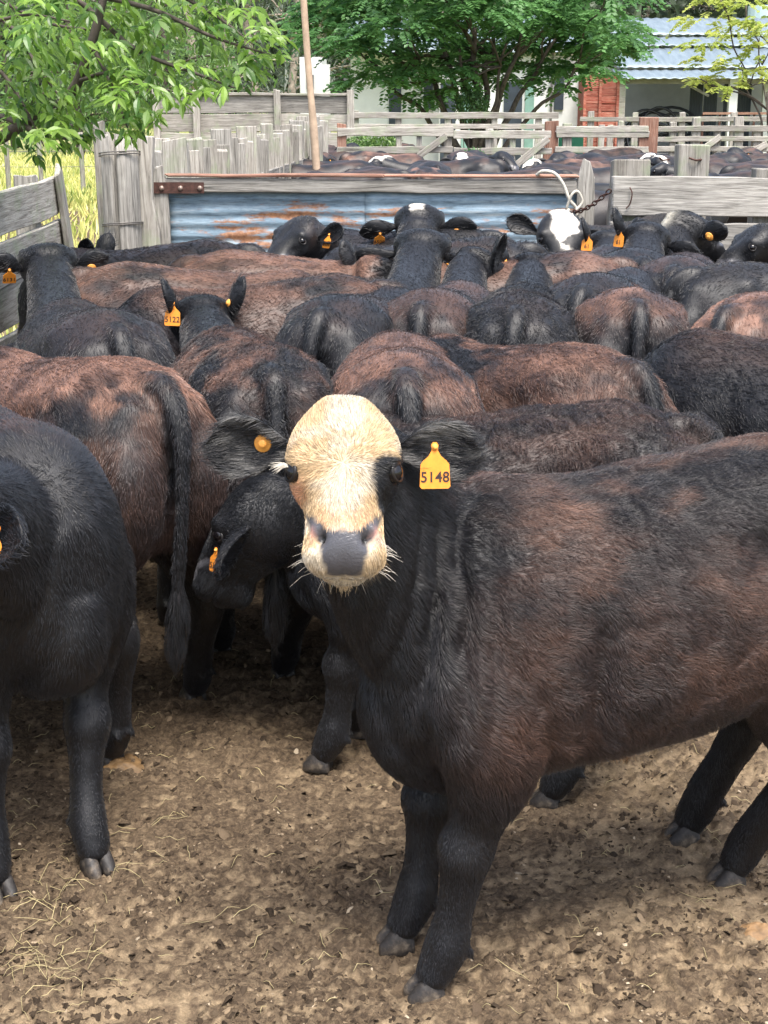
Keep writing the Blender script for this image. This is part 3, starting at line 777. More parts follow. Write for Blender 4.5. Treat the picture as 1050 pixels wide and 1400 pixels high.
# ------------------------------------------------------------------ ground
def mud_material():
    m, nt, b = nmat('trampled_dung_and_soil'); L = nt.links
    at = N(nt, 'ShaderNodeAttribute', attribute_name='coat'); v = mapped(nt)
    f = noise(nt, v, 210, 5, .7); g = noise(nt, v, 70, 5, .7, dist=.6); h = noise(nt, v, 1.3, 3)
    base = ramp(nt, g, [(.34, (.035, .023, .014)), (.44, (.10, .07, .045)), (.54, (.22, .155, .095)), (.66, (.36, .27, .17)), (.78, (.52, .42, .29))])
    c = mixc(nt, .45, at.outputs['Color'], base); c = mixc(nt, .35, c, ramp(nt, f, [(.3, (.3, .3, .3)), (.7, (1, 1, 1))]), 'MULTIPLY')
    L.new(c, b.inputs['Base Color']); b.inputs['Roughness'].default_value = .85; b.inputs['Specular IOR Level'].default_value = .25
    bump(nt, b, mixc(nt, .5, f, g), .9, .012); return m
M['mud'] = mud_material()
def chip_material():
    m, nt, b = nmat('dung_flakes'); at = N(nt, 'ShaderNodeAttribute', attribute_name='coat')
    nt.links.new(at.outputs['Color'], b.inputs['Base Color']); b.inputs['Roughness'].default_value = .85; b.inputs['Specular IOR Level'].default_value = .2
    bump(nt, b, noise(nt, mapped(nt), 160, 3), .7, .004); return m
M['chip'] = chip_material()
def ground_h(P):
    """height of the churned pen floor"""
    Q = np.stack([P[:, 0], P[:, 1], P[:, 0] * 0], 1)
    big = (fbm(Q * 1.7, 3, 61) - .5) * .05
    w = (fbm(Q * 9, 2, 66) - .5)[:, None] * .05
    a = 1 - np.abs(fbm((Q + w) * 26, 3, 62) * 2 - 1); b = fbm((Q - w) * 62, 2, 63)
    k = .45 + .55 * sstep(.35, .6, fbm(Q * 2.2, 2, 68))
    c = sstep(.50, .57, fbm((Q + w) * np.array([17, 21, 1]), 3, 64)) * k
    return big + (a - .8) * .026 * k + (b - .5) * .012 + c * .013
def ground_c(P, h):
    Q = np.stack([P[:, 0], P[:, 1], P[:, 0] * 0], 1)
    t = fbm(Q * 14, 3, 71); big = fbm(Q * 1.2, 3, 72); s = fbm(Q * 45, 2, 73)
    dark = np.array([.042, .028, .017]); mid = np.array([.13, .092, .058]); tan = np.array([.38, .285, .175])
    w = (fbm(Q * 9, 2, 66) - .5)[:, None] * .05; cl = sstep(.48, .57, fbm((Q + w) * np.array([17, 21, 1]), 3, 64)) * .75
    near = 1 - sstep(2.9, 5.2, P[:, 1])          # the trodden litter gets paler towards the camera
    k = np.clip(sstep(.40, .62, t * .5 + s * .3 + big * .3 + near * .06 - .03), 0, 1)[:, None]
    k2 = sstep(.52, .68, s * .6 + big * .4 + .09 * near)[:, None]
    c = dark * (1 - k) + mid * k; c = c * (1 - k2) + tan * k2; cl = cl[:, None]; return c * (1 - cl) + (dark * .7 + mid * .3) * cl
def pen_floor():
    ys = [2.15]
    while ys[-1] < 7.5: ys.append(ys[-1] + .0030 * (ys[-1] / 2.5) ** 1.5 * 2.3)
    ys = np.array(ys); nx = 520; xs = np.linspace(-1, 1, nx)
    X = xs[None, :] * (ys[:, None] * .40 + .45); Y = np.repeat(ys[:, None], nx, 1)
    P = np.stack([X.ravel(), Y.ravel()], 1); h = ground_h(P)
    edge = np.minimum(1, np.minimum((ys - ys[0]) / .1, (ys[-1] - ys) / .4))[:, None] * np.minimum(1, (1 - np.abs(xs)) / .06)[None, :]
    h = h * edge.ravel() + .0
    V = np.stack([P[:, 0], P[:, 1], h], 1); ny = len(ys)
    i = (np.arange(ny - 1)[:, None] * nx + np.arange(nx - 1)[None, :]).ravel()
    F = np.stack([i, i + 1, i + nx + 1, i + nx], 1)
    me = mesh_np('pen_ground', V, F, True, ground_c(P, h)); o = link('pen_ground', me, None, [M['mud']]); tag(o, kind='structure')
pen_floor()
# the rest of the pen, a flat sheet a little lower
def sheet(name, x0, x1, y0, y1, z, mat, n=60):
    xs, ys = np.linspace(x0, x1, n), np.linspace(y0, y1, n); X, Y = np.meshgrid(xs, ys)
    P = np.stack([X.ravel(), Y.ravel()], 1)
    i = (np.arange(n - 1)[:, None] * n + np.arange(n - 1)[None, :]).ravel(); F = np.stack([i, i + 1, i + n + 1, i + n], 1)
    me = mesh_np(name, np.stack([P[:, 0], P[:, 1], 0 * P[:, 0] + z], 1), F, True, ground_c(P, 0)); return tag(link(name, me, None, [mat]), kind='structure')
sheet('yard_ground', -7, 9, -6, 26.5, -.020, M['mud'])

rngG = np.random.default_rng(77)
def lumps(name, pts, size, colors, flatn, mat, nseg=6):
    """many small irregular clods as one mesh"""
    n = len(pts); a = np.arange(nseg) * 2 * np.pi / nseg
    r = rngG.uniform(.40, 1.35, (n, nseg)) * size[:, None]; ph = rngG.uniform(0, 6.28, (n, 1)); el = rngG.uniform(.45, 1, (n, 1)); rot = rngG.uniform(0, 3.14, (n, 1))
    lx, ly = r * np.cos(a + ph), r * np.sin(a + ph) * el
    X = lx * np.cos(rot) - ly * np.sin(rot); Y = lx * np.sin(rot) + ly * np.cos(rot)
    tilt = rngG.normal(0, .45, (n, 2)); Z = X * tilt[:, :1] + Y * tilt[:, 1:]
    ring = np.stack([X, Y, Z], 2); hgt = (size * flatn * rngG.uniform(.5, 1.3, n))
    top = ring * .62 + rngG.normal(0, 1, ring.shape) * size[:, None, None] * .10; top[:, :, 2] += hgt[:, None]
    ctr = np.stack([0 * size, 0 * size, hgt * 1.15], 1)[:, None]
    V = np.concatenate([ring, top, ctr], 1) + pts[:, None]; m = 2 * nseg + 1
    base = (np.arange(n) * m)[:, None]; F = []
    j = np.arange(nseg); k = (j + 1) % nseg
    q1 = np.stack([j, k, nseg + k], 1); q2 = np.stack([j, nseg + k, nseg + j], 1); q3 = np.stack([nseg + j, nseg + k, 0 * j + 2 * nseg], 1)
    T = np.concatenate([q1, q2, q3]); F = (base[:, :, None] + T[None]).reshape(-1, 3)
    C = np.repeat(colors, m, 0)
    me = mesh_np(name, V.reshape(-1, 3), F, True, C); return link(name, me, None, [mat])
def on_floor(n, y0, y1, power=1.0, xk=.34):
    y = y0 + (y1 - y0) * rngG.random(n) ** power; x = rngG.uniform(-1, 1, n) * (y * xk + .15)
    return np.stack([x, y], 1)
def clods():
    n = 36000; P = on_floor(n, 2.4, 6.6, 1.4); 
    keep = rngG.random(n) < .35 + .9 * sstep(.4, .6, fbm(np.stack([P[:, 0] * 6, P[:, 1] * 6, 0 * P[:, 0]], 1), 3, 91)); P = P[keep]; n = len(P)
    h = ground_h(P); s = rngG.lognormal(-5.05, .42, n)
    c = np.array([[.035, .024, .015], [.06, .042, .027], [.10, .072, .046], [.17, .125, .08], [.26, .20, .135], [.38, .31, .22]])
    k = rngG.choice(6, n, p=[.28, .28, .20, .12, .08, .04]); C = c[k] * rngG.uniform(.7, 1.3, (n, 1))
    s = np.where(k >= 4, s * .6, s)
    o = lumps('dung_crumbs', np.stack([P[:, 0], P[:, 1], h - .002], 1), s, C, .38, M['chip']); tag(o, kind='stuff')
clods()
M['straw'] = flat('dry_straw', (.40, .33, .17), .6, var=.35, scale=9)
def straw():
    mb = MB(); R = random.Random(8)
    def stalk(x, y, L, a, z=0):
        pts = []; 
        for i in range(5):
            t = i / 4; xx = x + math.cos(a) * L * t; yy = y + math.sin(a) * L * t; a += R.uniform(-.14, .14)
            zz = ground_h(np.array([[xx, yy]]))[0]
            pts.append((xx, yy, zz + .004 + z + .006 * math.sin(t * 3.1) + R.uniform(0, .004)))
        mb.tube(pts, [.0007, .0010, .0009, .0008, .0004], 3, False)
    spots = [(55, 1290, 30, .09), (90, 1330, 12, .06), (60, 1195, 12, .12), (150, 1190, 8, .10), (150, 1000, 6, .1), (330, 1250, 3, .05), (560, 915, 4, .1), (735, 1330, 4, .1), (1030, 1220, 6, .12), (60, 1260, 16, .07)]
    for px, py, n, sp in spots:
        g = at_h(px, py, 0)
        for i in range(n): stalk(g[0] + R.gauss(0, sp), g[1] + R.gauss(0, sp * 1.3), R.uniform(.03, .11), R.uniform(0, 6.28))
    for i in range(260):
        y = R.uniform(2.45, 5.5); stalk(R.uniform(-.3, .3) * y, y, R.uniform(.015, .06), R.uniform(0, 6.28))
    tag(mb.build('straw_litter', M['straw'], smooth=True), kind='stuff')
straw()
# one fresh tan pat left of the middle
def pat(px, py, r, col, label):
    g = at_h(px, py, 0); n, mrings = 40, 12; V = []; F = []
    for i in range(mrings + 1):
        t = i / mrings
        for j in range(n):
            a = 2 * math.pi * j / n; rr = r * t * (1 + .28 * (vnoise(np.array([[math.cos(a) * 1.6, math.sin(a) * 1.6, r * 50]]))[0] - .5))
            V.append((g[0] + rr * math.cos(a), g[1] + rr * .8 * math.sin(a), 0))
    V = np.array(V); t = np.repeat(np.arange(mrings + 1) / mrings, n)
    V[:, 2] = ground_h(V[:, :2]) * .3 + .030 * (1 - t ** 3) * (.3 + 1.0 * fbm(V * 26, 3, 5)) - .012 * t
    for i in range(mrings):
        for j in range(n): F.append((i * n + j, i * n + (j + 1) % n, (i + 1) * n + (j + 1) % n, (i + 1) * n + j))
    o = link('cow_pat', mesh_np('cow_pat', V, F), None, [col]); tag(o, label, 'cow pat')
pat(170, 1048, .085, flat('fresh_dung', (.17, .10, .042), .6, var=.5, bumpy=.8, scale=40), 'tan crumbly cow pat on the dirt right of the left front hoof')
pat(1032, 1275, .06, flat('fresh_dung_pale', (.22, .13, .06), .7, var=.4, bumpy=.8, scale=40), 'small orange brown cow pat on the dirt at the lower right edge')

# ------------------------------------------------------------------ weathered timber
def wood(name, a, b_, c, knots=True, green=0):
    m, nt, b = nmat(name); L = nt.links
    tc = N(nt, 'ShaderNodeTexCoord'); oi = N(nt, 'ShaderNodeObjectInfo')
    ad = N(nt, 'ShaderNodeVectorMath', operation='ADD'); sc = N(nt, 'ShaderNodeVectorMath', operation='SCALE'); sc.inputs['Scale'].default_value = 37
    cb = N(nt, 'ShaderNodeCombineXYZ'); L.new(oi.outputs['Random'], cb.inputs[0]); L.new(oi.outputs['Random'], cb.inputs[2]); L.new(cb.outputs[0], sc.inputs[0])
    L.new(tc.outputs['Object'], ad.inputs[0]); L.new(sc.outputs[0], ad.inputs[1])
    mp = N(nt, 'ShaderNodeMapping'); mp.inputs['Scale'].default_value = (1.6, 22, 30); L.new(ad.outputs[0], mp.inputs[0])
    g = noise(nt, mp.outputs[0], 1.6, 7, .68, dist=1.1)
    mp2 = N(nt, 'ShaderNodeMapping'); mp2.inputs['Scale'].default_value = (2.2, 60, 90); L.new(ad.outputs[0], mp2.inputs[0])
    g2 = noise(nt, mp2.outputs[0], 2.2, 4, .6, dist=.6); lo = noise(nt, ad.outputs[0], 3.2, 4, .6)
    col = ramp(nt, g, [(.30, a), (.47, b_), (.62, c), (.8, b_)])
    col = mixc(nt, .55, col, ramp(nt, g2, [(.34, (.30, .28, .27)), (.46, (.9, .9, .9)), (.7, (1.1, 1.1, 1.08))]), 'MULTIPLY')
    col = mixc(nt, .6, col, ramp(nt, lo, [(.3, (.62, .60, .58)), (.65, (1.12, 1.1, 1.06))]), 'MULTIPLY')
    v = N(nt, 'ShaderNodeMapRange'); v.inputs[3].default_value = .72; v.inputs[4].default_value = 1.2; L.new(oi.outputs['Random'], v.inputs[0])
    hv = N(nt, 'ShaderNodeHueSaturation'); L.new(v.outputs[0], hv.inputs['Value']); L.new(col, hv.inputs['Color']); col = hv.outputs[0]
    if green:
        col = mixc(nt, ramp(nt, noise(nt, ad.outputs[0], 5, 4), [(.5, (0, 0, 0)), (.66, (green,) * 3)]), col, (.27, .33, .20))
    L.new(col, b.inputs['Base Color']); b.inputs['Roughness'].default_value = .88; b.inputs['Specular IOR Level'].default_value = .2
    bump(nt, b, mixc(nt, .5, g, g2), .8, .006); return m
M['wood'] = wood('weathered_wood', (.09, .085, .078), (.28, .27, .25), (.42, .405, .38))
M['wood2'] = wood('weathered_wood_pale', (.13, .12, .105), (.33, .31, .28), (.47, .45, .415), green=.5)
M['woodred'] = wood('old_red_wood', (.12, .06, .045), (.32, .17, .125), (.42, .28, .22))
M['woodend'] = flat('wood_end', (.20, .17, .14), .9, var=.4, scale=40)
M['iron'] = flat('rusty_iron', (.075, .034, .026), .7, .3, bumpy=.5, var=.5, scale=45)
M['wire'] = flat('fence_wire', (.16, .15, .14), .5, .7, var=.3)
M['bolt'] = flat('bolt_head', (.32, .24, .2), .45, .6, var=.3, scale=90)
M['rope'] = flat('old_rope', (.55, .52, .45), .8, var=.25, bumpy=.6, scale=120)
RF = random.Random(21)
def plank_mesh(L, W, T, wob=.008, end=.02, seg=9, point=False, split=0):
    n = seg + 1; V = []; o = RF.uniform(0, 50)
    for i in range(n):
        t = i / seg; x = t * L
        a = (vnoise(np.array([[x * 3 + o, 1, 0]]))[0] - .5) * wob * 2; b = (vnoise(np.array([[x * 3 + o, 9, 0]]))[0] - .5) * wob * 2
        bow = (vnoise(np.array([[x * .9 + o, 4, 0]]))[0] - .5) * wob * 1.5
        w = W / 2
        if point and i == n - 1: w *= .45
        for z, y in ((-w + a, -T / 2), (w + b, -T / 2), (w + b, T / 2), (-w + a, T / 2)):
            e = RF.uniform(-end, end) if i in (0, n - 1) else 0
            V.append((x + e, y + bow, z))
    F = [(i * 4 + k, i * 4 + (k + 1) % 4, (i + 1) * 4 + (k + 1) % 4, (i + 1) * 4 + k) for i in range(n - 1) for k in range(4)]
    F = [f[::-1] for f in F] + [(0, 1, 2, 3), ((n - 1) * 4 + 3, (n - 1) * 4 + 2, (n - 1) * 4 + 1, (n - 1) * 4)]
    return mesh_np('plank', V, F, False)
def plank(name, p0, p1, W, T, mat, parent=None, normal=(0, 1, 0), **kw):
    """board from p0 to p1 (its centre line), W wide, T thick, its face turned to normal"""
    p0, p1 = np.asarray(p0, float), np.asarray(p1, float); d = p1 - p0; L = np.linalg.norm(d); x = d / L
    y = np.asarray(normal, float); y = unit(y - (y @ x) * x); z = np.cross(x, y)
    o = link(name, plank_mesh(L, W, T, **kw), None, [mat]); m = orient(x, y, z, p0)
    if parent is not None: o.parent = parent; o.matrix_parent_inverse = Matrix.Identity(4); o.matrix_local = parent_inv(parent) @ m
    else: o.matrix_world = m
    md = o.modifiers.new('edge', 'BEVEL'); md.width = min(.006, T * .2); md.segments = 1; md.limit_method = 'ANGLE'
    return o
PW = {}
def parent_inv(p): return (Matrix.Translation(p.location) @ p.rotation_euler.to_matrix().to_4x4()).inverted()
def root(name, loc, label, cat, group=None):
    e = empty(name, loc); tag(e, label, cat, group); return e
def post(name, x, y, h, r, mat, parent=None, square=False, lean=(0, 0), n=14, z0=-.3, crack=0):
    """round or squared post with an uneven weathered top, local x runs up the grain"""
    rows = 9; V = []; o = RF.uniform(0, 90)
    for i in range(rows):
        t = i / (rows - 1); up = z0 + (h - z0) * t
        for j in range(n):
            a = 2 * math.pi * j / n; c, s = math.cos(a), math.sin(a)
            if square: k = 1 / max(abs(c), abs(s)); k = min(k, 1.32)
            else: k = 1
            rr = r * k * (1 + .16 * (vnoise(np.array([[c * 1.4 + o, s * 1.4, up * 1.3]]))[0] - .5) + .07 * (vnoise(np.array([[c * 5 + o, s * 5, up * .5]]))[0] - .5))
            if crack and abs(math.atan2(math.sin(a + 1.75), math.cos(a + 1.75))) < .075: rr *= 1 - crack
            e = (vnoise(np.array([[c * 2 + o, s * 2, 3.3]]))[0] - .5) * r * .5 if i == rows - 1 else 0
            V.append((up + e, rr * c, rr * s))
    V.append((h, 0, 0)); F = [(i * n + j, (i + 1) * n + j, (i + 1) * n + (j + 1) % n, i * n + (j + 1) % n) for i in range(rows - 1) for j in range(n)]
    F += [((rows - 1) * n + j, len(V) - 1, (rows - 1) * n + (j + 1) % n) for j in range(n)]
    o_ = link(name, mesh_np('post', V, F, not square), None, [mat])
    up = unit(np.array([lean[0], lean[1], 1.0])); ax = unit(np.cross([0, 1, 0], up)); ay = np.cross(up, ax)
    m = orient(up, ax, ay, (x, y, 0))      # local x -> up
    if parent is not None: o_.parent = parent; o_.matrix_local = parent_inv(parent) @ m
    else: o_.matrix_world = m
    return o_
def wire(name, pts, r, parent, mat='wire', n=6):
    V, F = tube(crom(pts, 6), r, n); o = link(name, mesh_np(name, V, F), None, [M[mat]])
    if parent is not None: o.parent = parent; o.matrix_local = parent_inv(parent)
    return o
def X(px, d): return (px - 525) / F_PX * (d * CP + .35)

# ---- left fence, along x = -1.98
fl = root('plank_fence', (-1.98, 8, 0), 'grey plank fence running along the left edge of the near pen', 'fence')
for z, y1 in ((1.265, 9.12), (1.015, 9.2), (.77, 9.2), (.52, 9.2), (.27, 9.2)):
    plank('board', (-1.98, 5.3, z + RF.uniform(-.01, .01)), (-1.98, y1, z + RF.uniform(-.012, .012)), .225, .035, M['wood2'], fl, (1, 0, 0), wob=.012)
    plank('board', (-1.985, 1.6, z + RF.uniform(-.01, .01)), (-1.98, 5.28, z), .225, .035, M['wood2'], fl, (1, 0, 0), wob=.012)
post('post', -2.07, 8.75, 1.40, .065, M['wood'], fl, True)
for yy in (6.4, 4.2, 2.0): post('post', -2.08, yy, 1.42, .075, M['wood'], fl, True)
plank('batten', (-1.93, 9.42, .3), (-1.955, 9.05, 1.42), .17, .035, M['wood2'], fl, (1, .1, 0), wob=.01)
# ---- hinge post and its neighbours
D = 9.62
hp_ = root('gate_post', (X(172, D), D, 0), 'thick cracked grey gate post bound with wire, left of the blue gate', 'post')
post('trunk_post', X(173, D), D, 1.60, .118, M['wood'], hp_, crack=.5, n=60)
for z in (1.50, 1.485, 1.06, 1.05):
    c = np.array([X(173, D), D, z]); a = np.linspace(0, 2 * np.pi, 14)
    wire('wire_wrap', [c + np.array([.130 * math.cos(q), .130 * math.sin(q), .014 * math.cos(q + 1)]) for q in a], .004, hp_)
s1 = root('gate_post', (X(206, 9.7), 9.7, 0), 'pale split post squeezed between the thick gate post and the gate', 'post'); plank('slab', (X(212, 9.7), 9.72, -.2), (X(203, 9.7), 9.72, 1.60), .13, .09, M['wood2'], s1, (0, 1, 0), wob=.02)
s1 = root('gate_post', (X(150, 9.9), 9.9, 0), 'thin grey post half hidden left behind the thick gate post', 'post'); plank('slab', (X(152, 9.9), 9.9, -.2), (X(148, 9.9), 9.9, 1.68), .07, .07, M['wood2'], s1, (0, 1, 0), wob=.01)
for px, w, top, mt, lab in ((247, .17, 190, 'wood2', 'broad grey post standing behind the hinge side of the gate'), (222, .10, 205, 'wood', 'short grey stake behind the hinge side of the gate')):
    d = 10.6; z = at_d(px, top, d)[2]; s1 = root('fence_post', (X(px, d), d, 0), lab, 'post'); plank('slab', (X(px, d), d, -.2), (X(px, d), d, z), w, .09, M[mt], s1, (0, 1, 0), wob=.012)

# ---- the gate: grey top board, corrugated sheets painted blue, red top rail
GY = 9.80
gate = root('farm_gate', (X(510, GY), GY, 0), 'wide farm gate of blue rusty corrugated sheet with a red top rail', 'gate')
def rusty_blue():
    m, nt, b = nmat('blue_painted_sheet'); L = nt.links; v = mapped(nt, scale=(1, 1, 1)); v2 = mapped(nt, scale=(1.0, 1, 9)); v3 = mapped(nt, scale=(3.0, 1, 26))
    base = ramp(nt, noise(nt, v2, 2.6, 6, .7, dist=.5), [(.30, (.10, .14, .17)), (.44, (.19, .28, .36)), (.56, (.27, .36, .43)), (.70, (.46, .50, .50))])
    base = mixc(nt, .6, base, ramp(nt, noise(nt, v3, 4, 5, .7), [(.35, (.35, .36, .36)), (.5, (.95, .95, .95)), (.7, (1.15, 1.12, 1.08))]), 'MULTIPLY')
    sp = N(nt, 'ShaderNodeSeparateXYZ'); L.new(v, sp.inputs[0])
    # rust sits in the lower lap of the sheets
    band = N(nt, 'ShaderNodeMapRange'); band.interpolation_type = 'SMOOTHSTEP'; band.inputs[1].default_value = 1.24; band.inputs[2].default_value = 1.10; band.inputs[3].default_value = .04; band.inputs[4].default_value = .20; L.new(sp.outputs[2], band.inputs[0])
    ad = N(nt, 'ShaderNodeMath', operation='ADD'); L.new(noise(nt, mapped(nt, scale=(1.2, 1, 6)), 2.4, 5, .65), ad.inputs[0]); L.new(band.outputs[0], ad.inputs[1])
    rust = ramp(nt, noise(nt, v, 40, 4), [(.3, (.17, .075, .04)), (.7, (.42, .22, .12))])
    c = mixc(nt, ramp(nt, ad.outputs[0], [(.72, (0, 0, 0)), (.80, (1, 1, 1))]), base, rust)
    L.new(c, b.inputs['Base Color']); b.inputs['Roughness'].default_value = .55; b.inputs['Metallic'].default_value = .1
    bump(nt, b, noise(nt, v, 60, 4), .4, .004); return m
M['bluesheet'] = rusty_blue()
def corrugated(name, x0, x1, z0, z1, y, per, amp, mat, parent, nx=24):
    nz = int((z1 - z0) / per * 8); V = []
    for j in range(nz + 1):
        z = z0 + (z1 - z0) * j / nz
        for i in range(nx + 1):
            x = x0 + (x1 - x0) * i / nx
            w = (vnoise(np.array([[x * 2.5, z * 3, 7]]))[0] - .5) * .02
            V.append((x, y + amp * math.sin(2 * math.pi * z / per) + w, z + w * .5))
    F = [(j * (nx + 1) + i, j * (nx + 1) + i + 1, (j + 1) * (nx + 1) + i + 1, (j + 1) * (nx + 1) + i) for j in range(nz) for i in range(nx)]
    o = link(name, mesh_np(name, V, F), None, [mat]); md = o.modifiers.new('thick', 'SOLIDIFY'); md.thickness = .002
    if parent is not None: o.parent = parent; o.matrix_local = parent_inv(parent)
    return o
gx0, gx1 = X(236, GY), X(784, GY); gm = X(500, GY)
corrugated('metal_sheet', gx0, gm + .06, .72, 1.315, GY, .076, .0045, M['bluesheet'], gate)
corrugated('metal_sheet', gm, gx1, .72, 1.31, GY - .014, .076, .0045, M['bluesheet'], gate)
corrugated('metal_sheet', gx0, gm + .06, .15, .74, GY - .012, .076, .0045, M['bluesheet'], gate)
corrugated('metal_sheet', gm, gx1, .15, .74, GY - .026, .076, .0045, M['bluesheet'], gate)
zt = at_d(510, 243, GY)[2]
plank('top_board', (gx0 - .01, GY - .035, zt - .045), (gx1, GY - .035, zt - .055), .085, .03, M['wood'], gate, (0, 1, 0), wob=.006, seg=16)
plank('top_rail', (gx0, GY - .02, zt + .016), (X(525, GY), GY - .02, zt + .014), .022, .09, M['woodred'], gate, (0, 1, 0), wob=.004, seg=16)
plank('top_rail', (X(527, GY), GY - .02, zt + .012), (gx1, GY - .02, zt + .010), .020, .09, M['woodred'], gate, (0, 1, 0), wob=.004, seg=16)
plank('stile', (X(226, GY), GY - .03, .12), (X(226, GY), GY - .03, at_d(226, 228, GY)[2]), .105, .05, M['wood'], gate, (0, 1, 0), wob=.006, point=True)
plank('stile', (X(795, GY), GY - .03, .12), (X(795, GY), GY - .03, at_d(795, 219, GY)[2]), .105, .05, M['wood'], gate, (0, 1, 0), wob=.008, point=True, seg=12)
zs = at_d(240, 256, GY)[2]
st = MB(); st.box((X(248, GY), GY - .063, zs), (.36, .008, .070)); st.box((X(208, GY), GY - .063, zs), (.06, .03, .045)); so = st.build('hinge_strap', M['iron']); so.parent = gate; so.matrix_local = parent_inv(gate)
for px in (229, 254, 280):
    bm = bmesh.new(); bmesh.ops.create_uvsphere(bm, u_segments=10, v_segments=6, radius=.017); me = bpy.data.meshes.new('bolt'); bm.to_mesh(me); bm.free(); me.materials.append(M['bolt'])
    b_ = bpy.data.objects.new('bolt', me); COL.objects.link(b_); b_.parent = so; b_.location = (X(px, GY), GY - .068, zs - .002)
wire('hinge_hook', [(X(196, GY) , GY - .10, zs + .05), (X(203, GY), GY - .12, zs + .045), (X(206, GY), GY - .11, zs), (X(203, GY), GY - .12, zs - .045), (X(196, GY), GY - .10, zs - .05)], .010, gate, 'iron')
# chain and rope at the latch
ch = root('gate_chain', (X(800, GY), GY - .1, 1.2), 'rusty chain holding the latch end of the gate to the right hand post', 'chain')
c0, c1 = at_d(776, 292, GY - .09), at_d(832, 262, 9.42); nl = 13
for i in range(nl):
    t = i / (nl - 1); c = c0 * (1 - t) + c1 * t - np.array([0, 0, .03 * math.sin(math.pi * t)]); dd = unit(c1 - c0)
    a = np.linspace(0, 2 * np.pi, 13); sd_ = unit(np.cross(dd, [0, 0, 1])) if i % 2 else unit(np.cross(dd, np.cross(dd, [0, 0, 1])))
    V, F = tube([c + dd * .024 * math.cos(q) + sd_ * .013 * math.sin(q) for q in a], .0045, 5, False)
    o = link('chain_link', mesh_np('chain_link', V, F), None, [M['iron']]); o.parent = ch; o.matrix_local = parent_inv(ch)
rp = root('rope', (X(760, GY), GY, 1.4), 'pale rope looped over the top rail at the latch end of the gate', 'rope')
wire('rope_strand', [at_d(733, 240, GY - .05), at_d(742, 234, GY - .09), at_d(758, 237, GY - .10), at_d(770, 252, GY - .10), at_d(778, 272, GY - .10), at_d(786, 282, GY - .09), at_d(790, 290, GY - .075), at_d(783, 296, GY - .09), at_d(776, 286, GY - .1)], .011, rp, 'rope', 8)
wire('rope_strand', [at_d(774, 286, GY - .09), at_d(782, 266, GY - .11), at_d(790, 262, GY - .10), at_d(796, 276, GY - .09), at_d(787, 288, GY - .1)], .009, rp, 'rope', 8)

# ---- right hand fence in line with the gate
fr = root('plank_fence', (2.2, 9.4, 0), 'grey wide board fence right of the gate, one broad board on top', 'fence')
plank('board', (X(829, 9.4), 9.40, 1.245), (3.6, 9.40, 1.225), .235, .04, M['wood'], fr, (0, 1, 0), wob=.008, seg=14)
plank('board', (X(832, 9.4), 9.41, .985), (3.6, 9.41, .955), .20, .04, M['wood'], fr, (0, 1, 0), wob=.010, seg=14)
plank('board', (X(832, 9.4), 9.41, .70), (3.6, 9.41, .69), .22, .04, M['wood'], fr, (0, 1, 0), wob=.010, seg=14)
plank('board', (X(832, 9.4), 9.41, .43), (3.6, 9.41, .42), .22, .04, M['wood'], fr, (0, 1, 0), wob=.010, seg=14)
for px, w, top in ((854, .235, 219), (1038, .18, 231)):
    plank('post', (X(px, 9.53), 9.53, -.2), (X(px, 9.53), 9.53, at_d(px, top, 9.53)[2]), w, .14, M['wood2'], fr, (0, 1, 0), wob=.012, end=.008)
plank('post', (X(838, 9.5), 9.5, -.2), (X(838, 9.5), 9.5, 1.1), .08, .10, M['wood'], fr, (0, 1, 0), wob=.012, end=.008)
tp = root('fence_post', (X(935, 9.9), 9.9, 0), 'tall square topped grey post behind the right hand board fence', 'post')
plank('trunk', (X(935, 9.9), 9.9, -.2), (X(935, 9.9), 9.9, at_d(935, 197, 9.9)[2]), .21, .16, M['wood2'], tp, (0, 1, 0), wob=.012, end=.010)
wire('wire_stub', [at_d(915, 218, 9.8), at_d(906, 219, 9.7), at_d(902, 216, 9.6)], .006, tp, 'iron')
wire('wire_wrap', [at_d(942, 216, 9.81), at_d(952, 219, 9.80), at_d(960, 218, 9.84)], .007, tp, 'iron')
wire('wire_hook', [(X(854, 9.37), 9.37, 1.30), (X(857, 9.37), 9.36, 1.26), (X(855, 9.37), 9.37, 1.20), (X(850, 9.37), 9.37, 1.17)], .004, fr, 'iron')

# ---- palisade of split pickets running away beyond the gate
pal = root('picket_fence', (-1.2, 14, 0), 'row of uneven pale split pickets running away behind the left half of the gate', 'fence')
n = 38
for i in range(n):
    t = i / (n - 1); d = 10.9 + t * 9.1; x = -1.62 + t * .76; z = 1.46 + RF.uniform(-.10, .10) + .04 * t
    plank('picket', (x, d, -.1), (x + RF.uniform(-.03, .03), d + RF.uniform(-.02, .02), z), RF.uniform(.13, .21), .04, M[RF.choice(['wood2', 'wood2', 'wood'])], pal, (.35, -1, 0), wob=.012, end=.015, seg=5)
plank('rail', (-1.56, 11, 1.05), (-.80, 20.1, 1.08), .10, .05, M['wood'], pal, (1, -.12, 0))
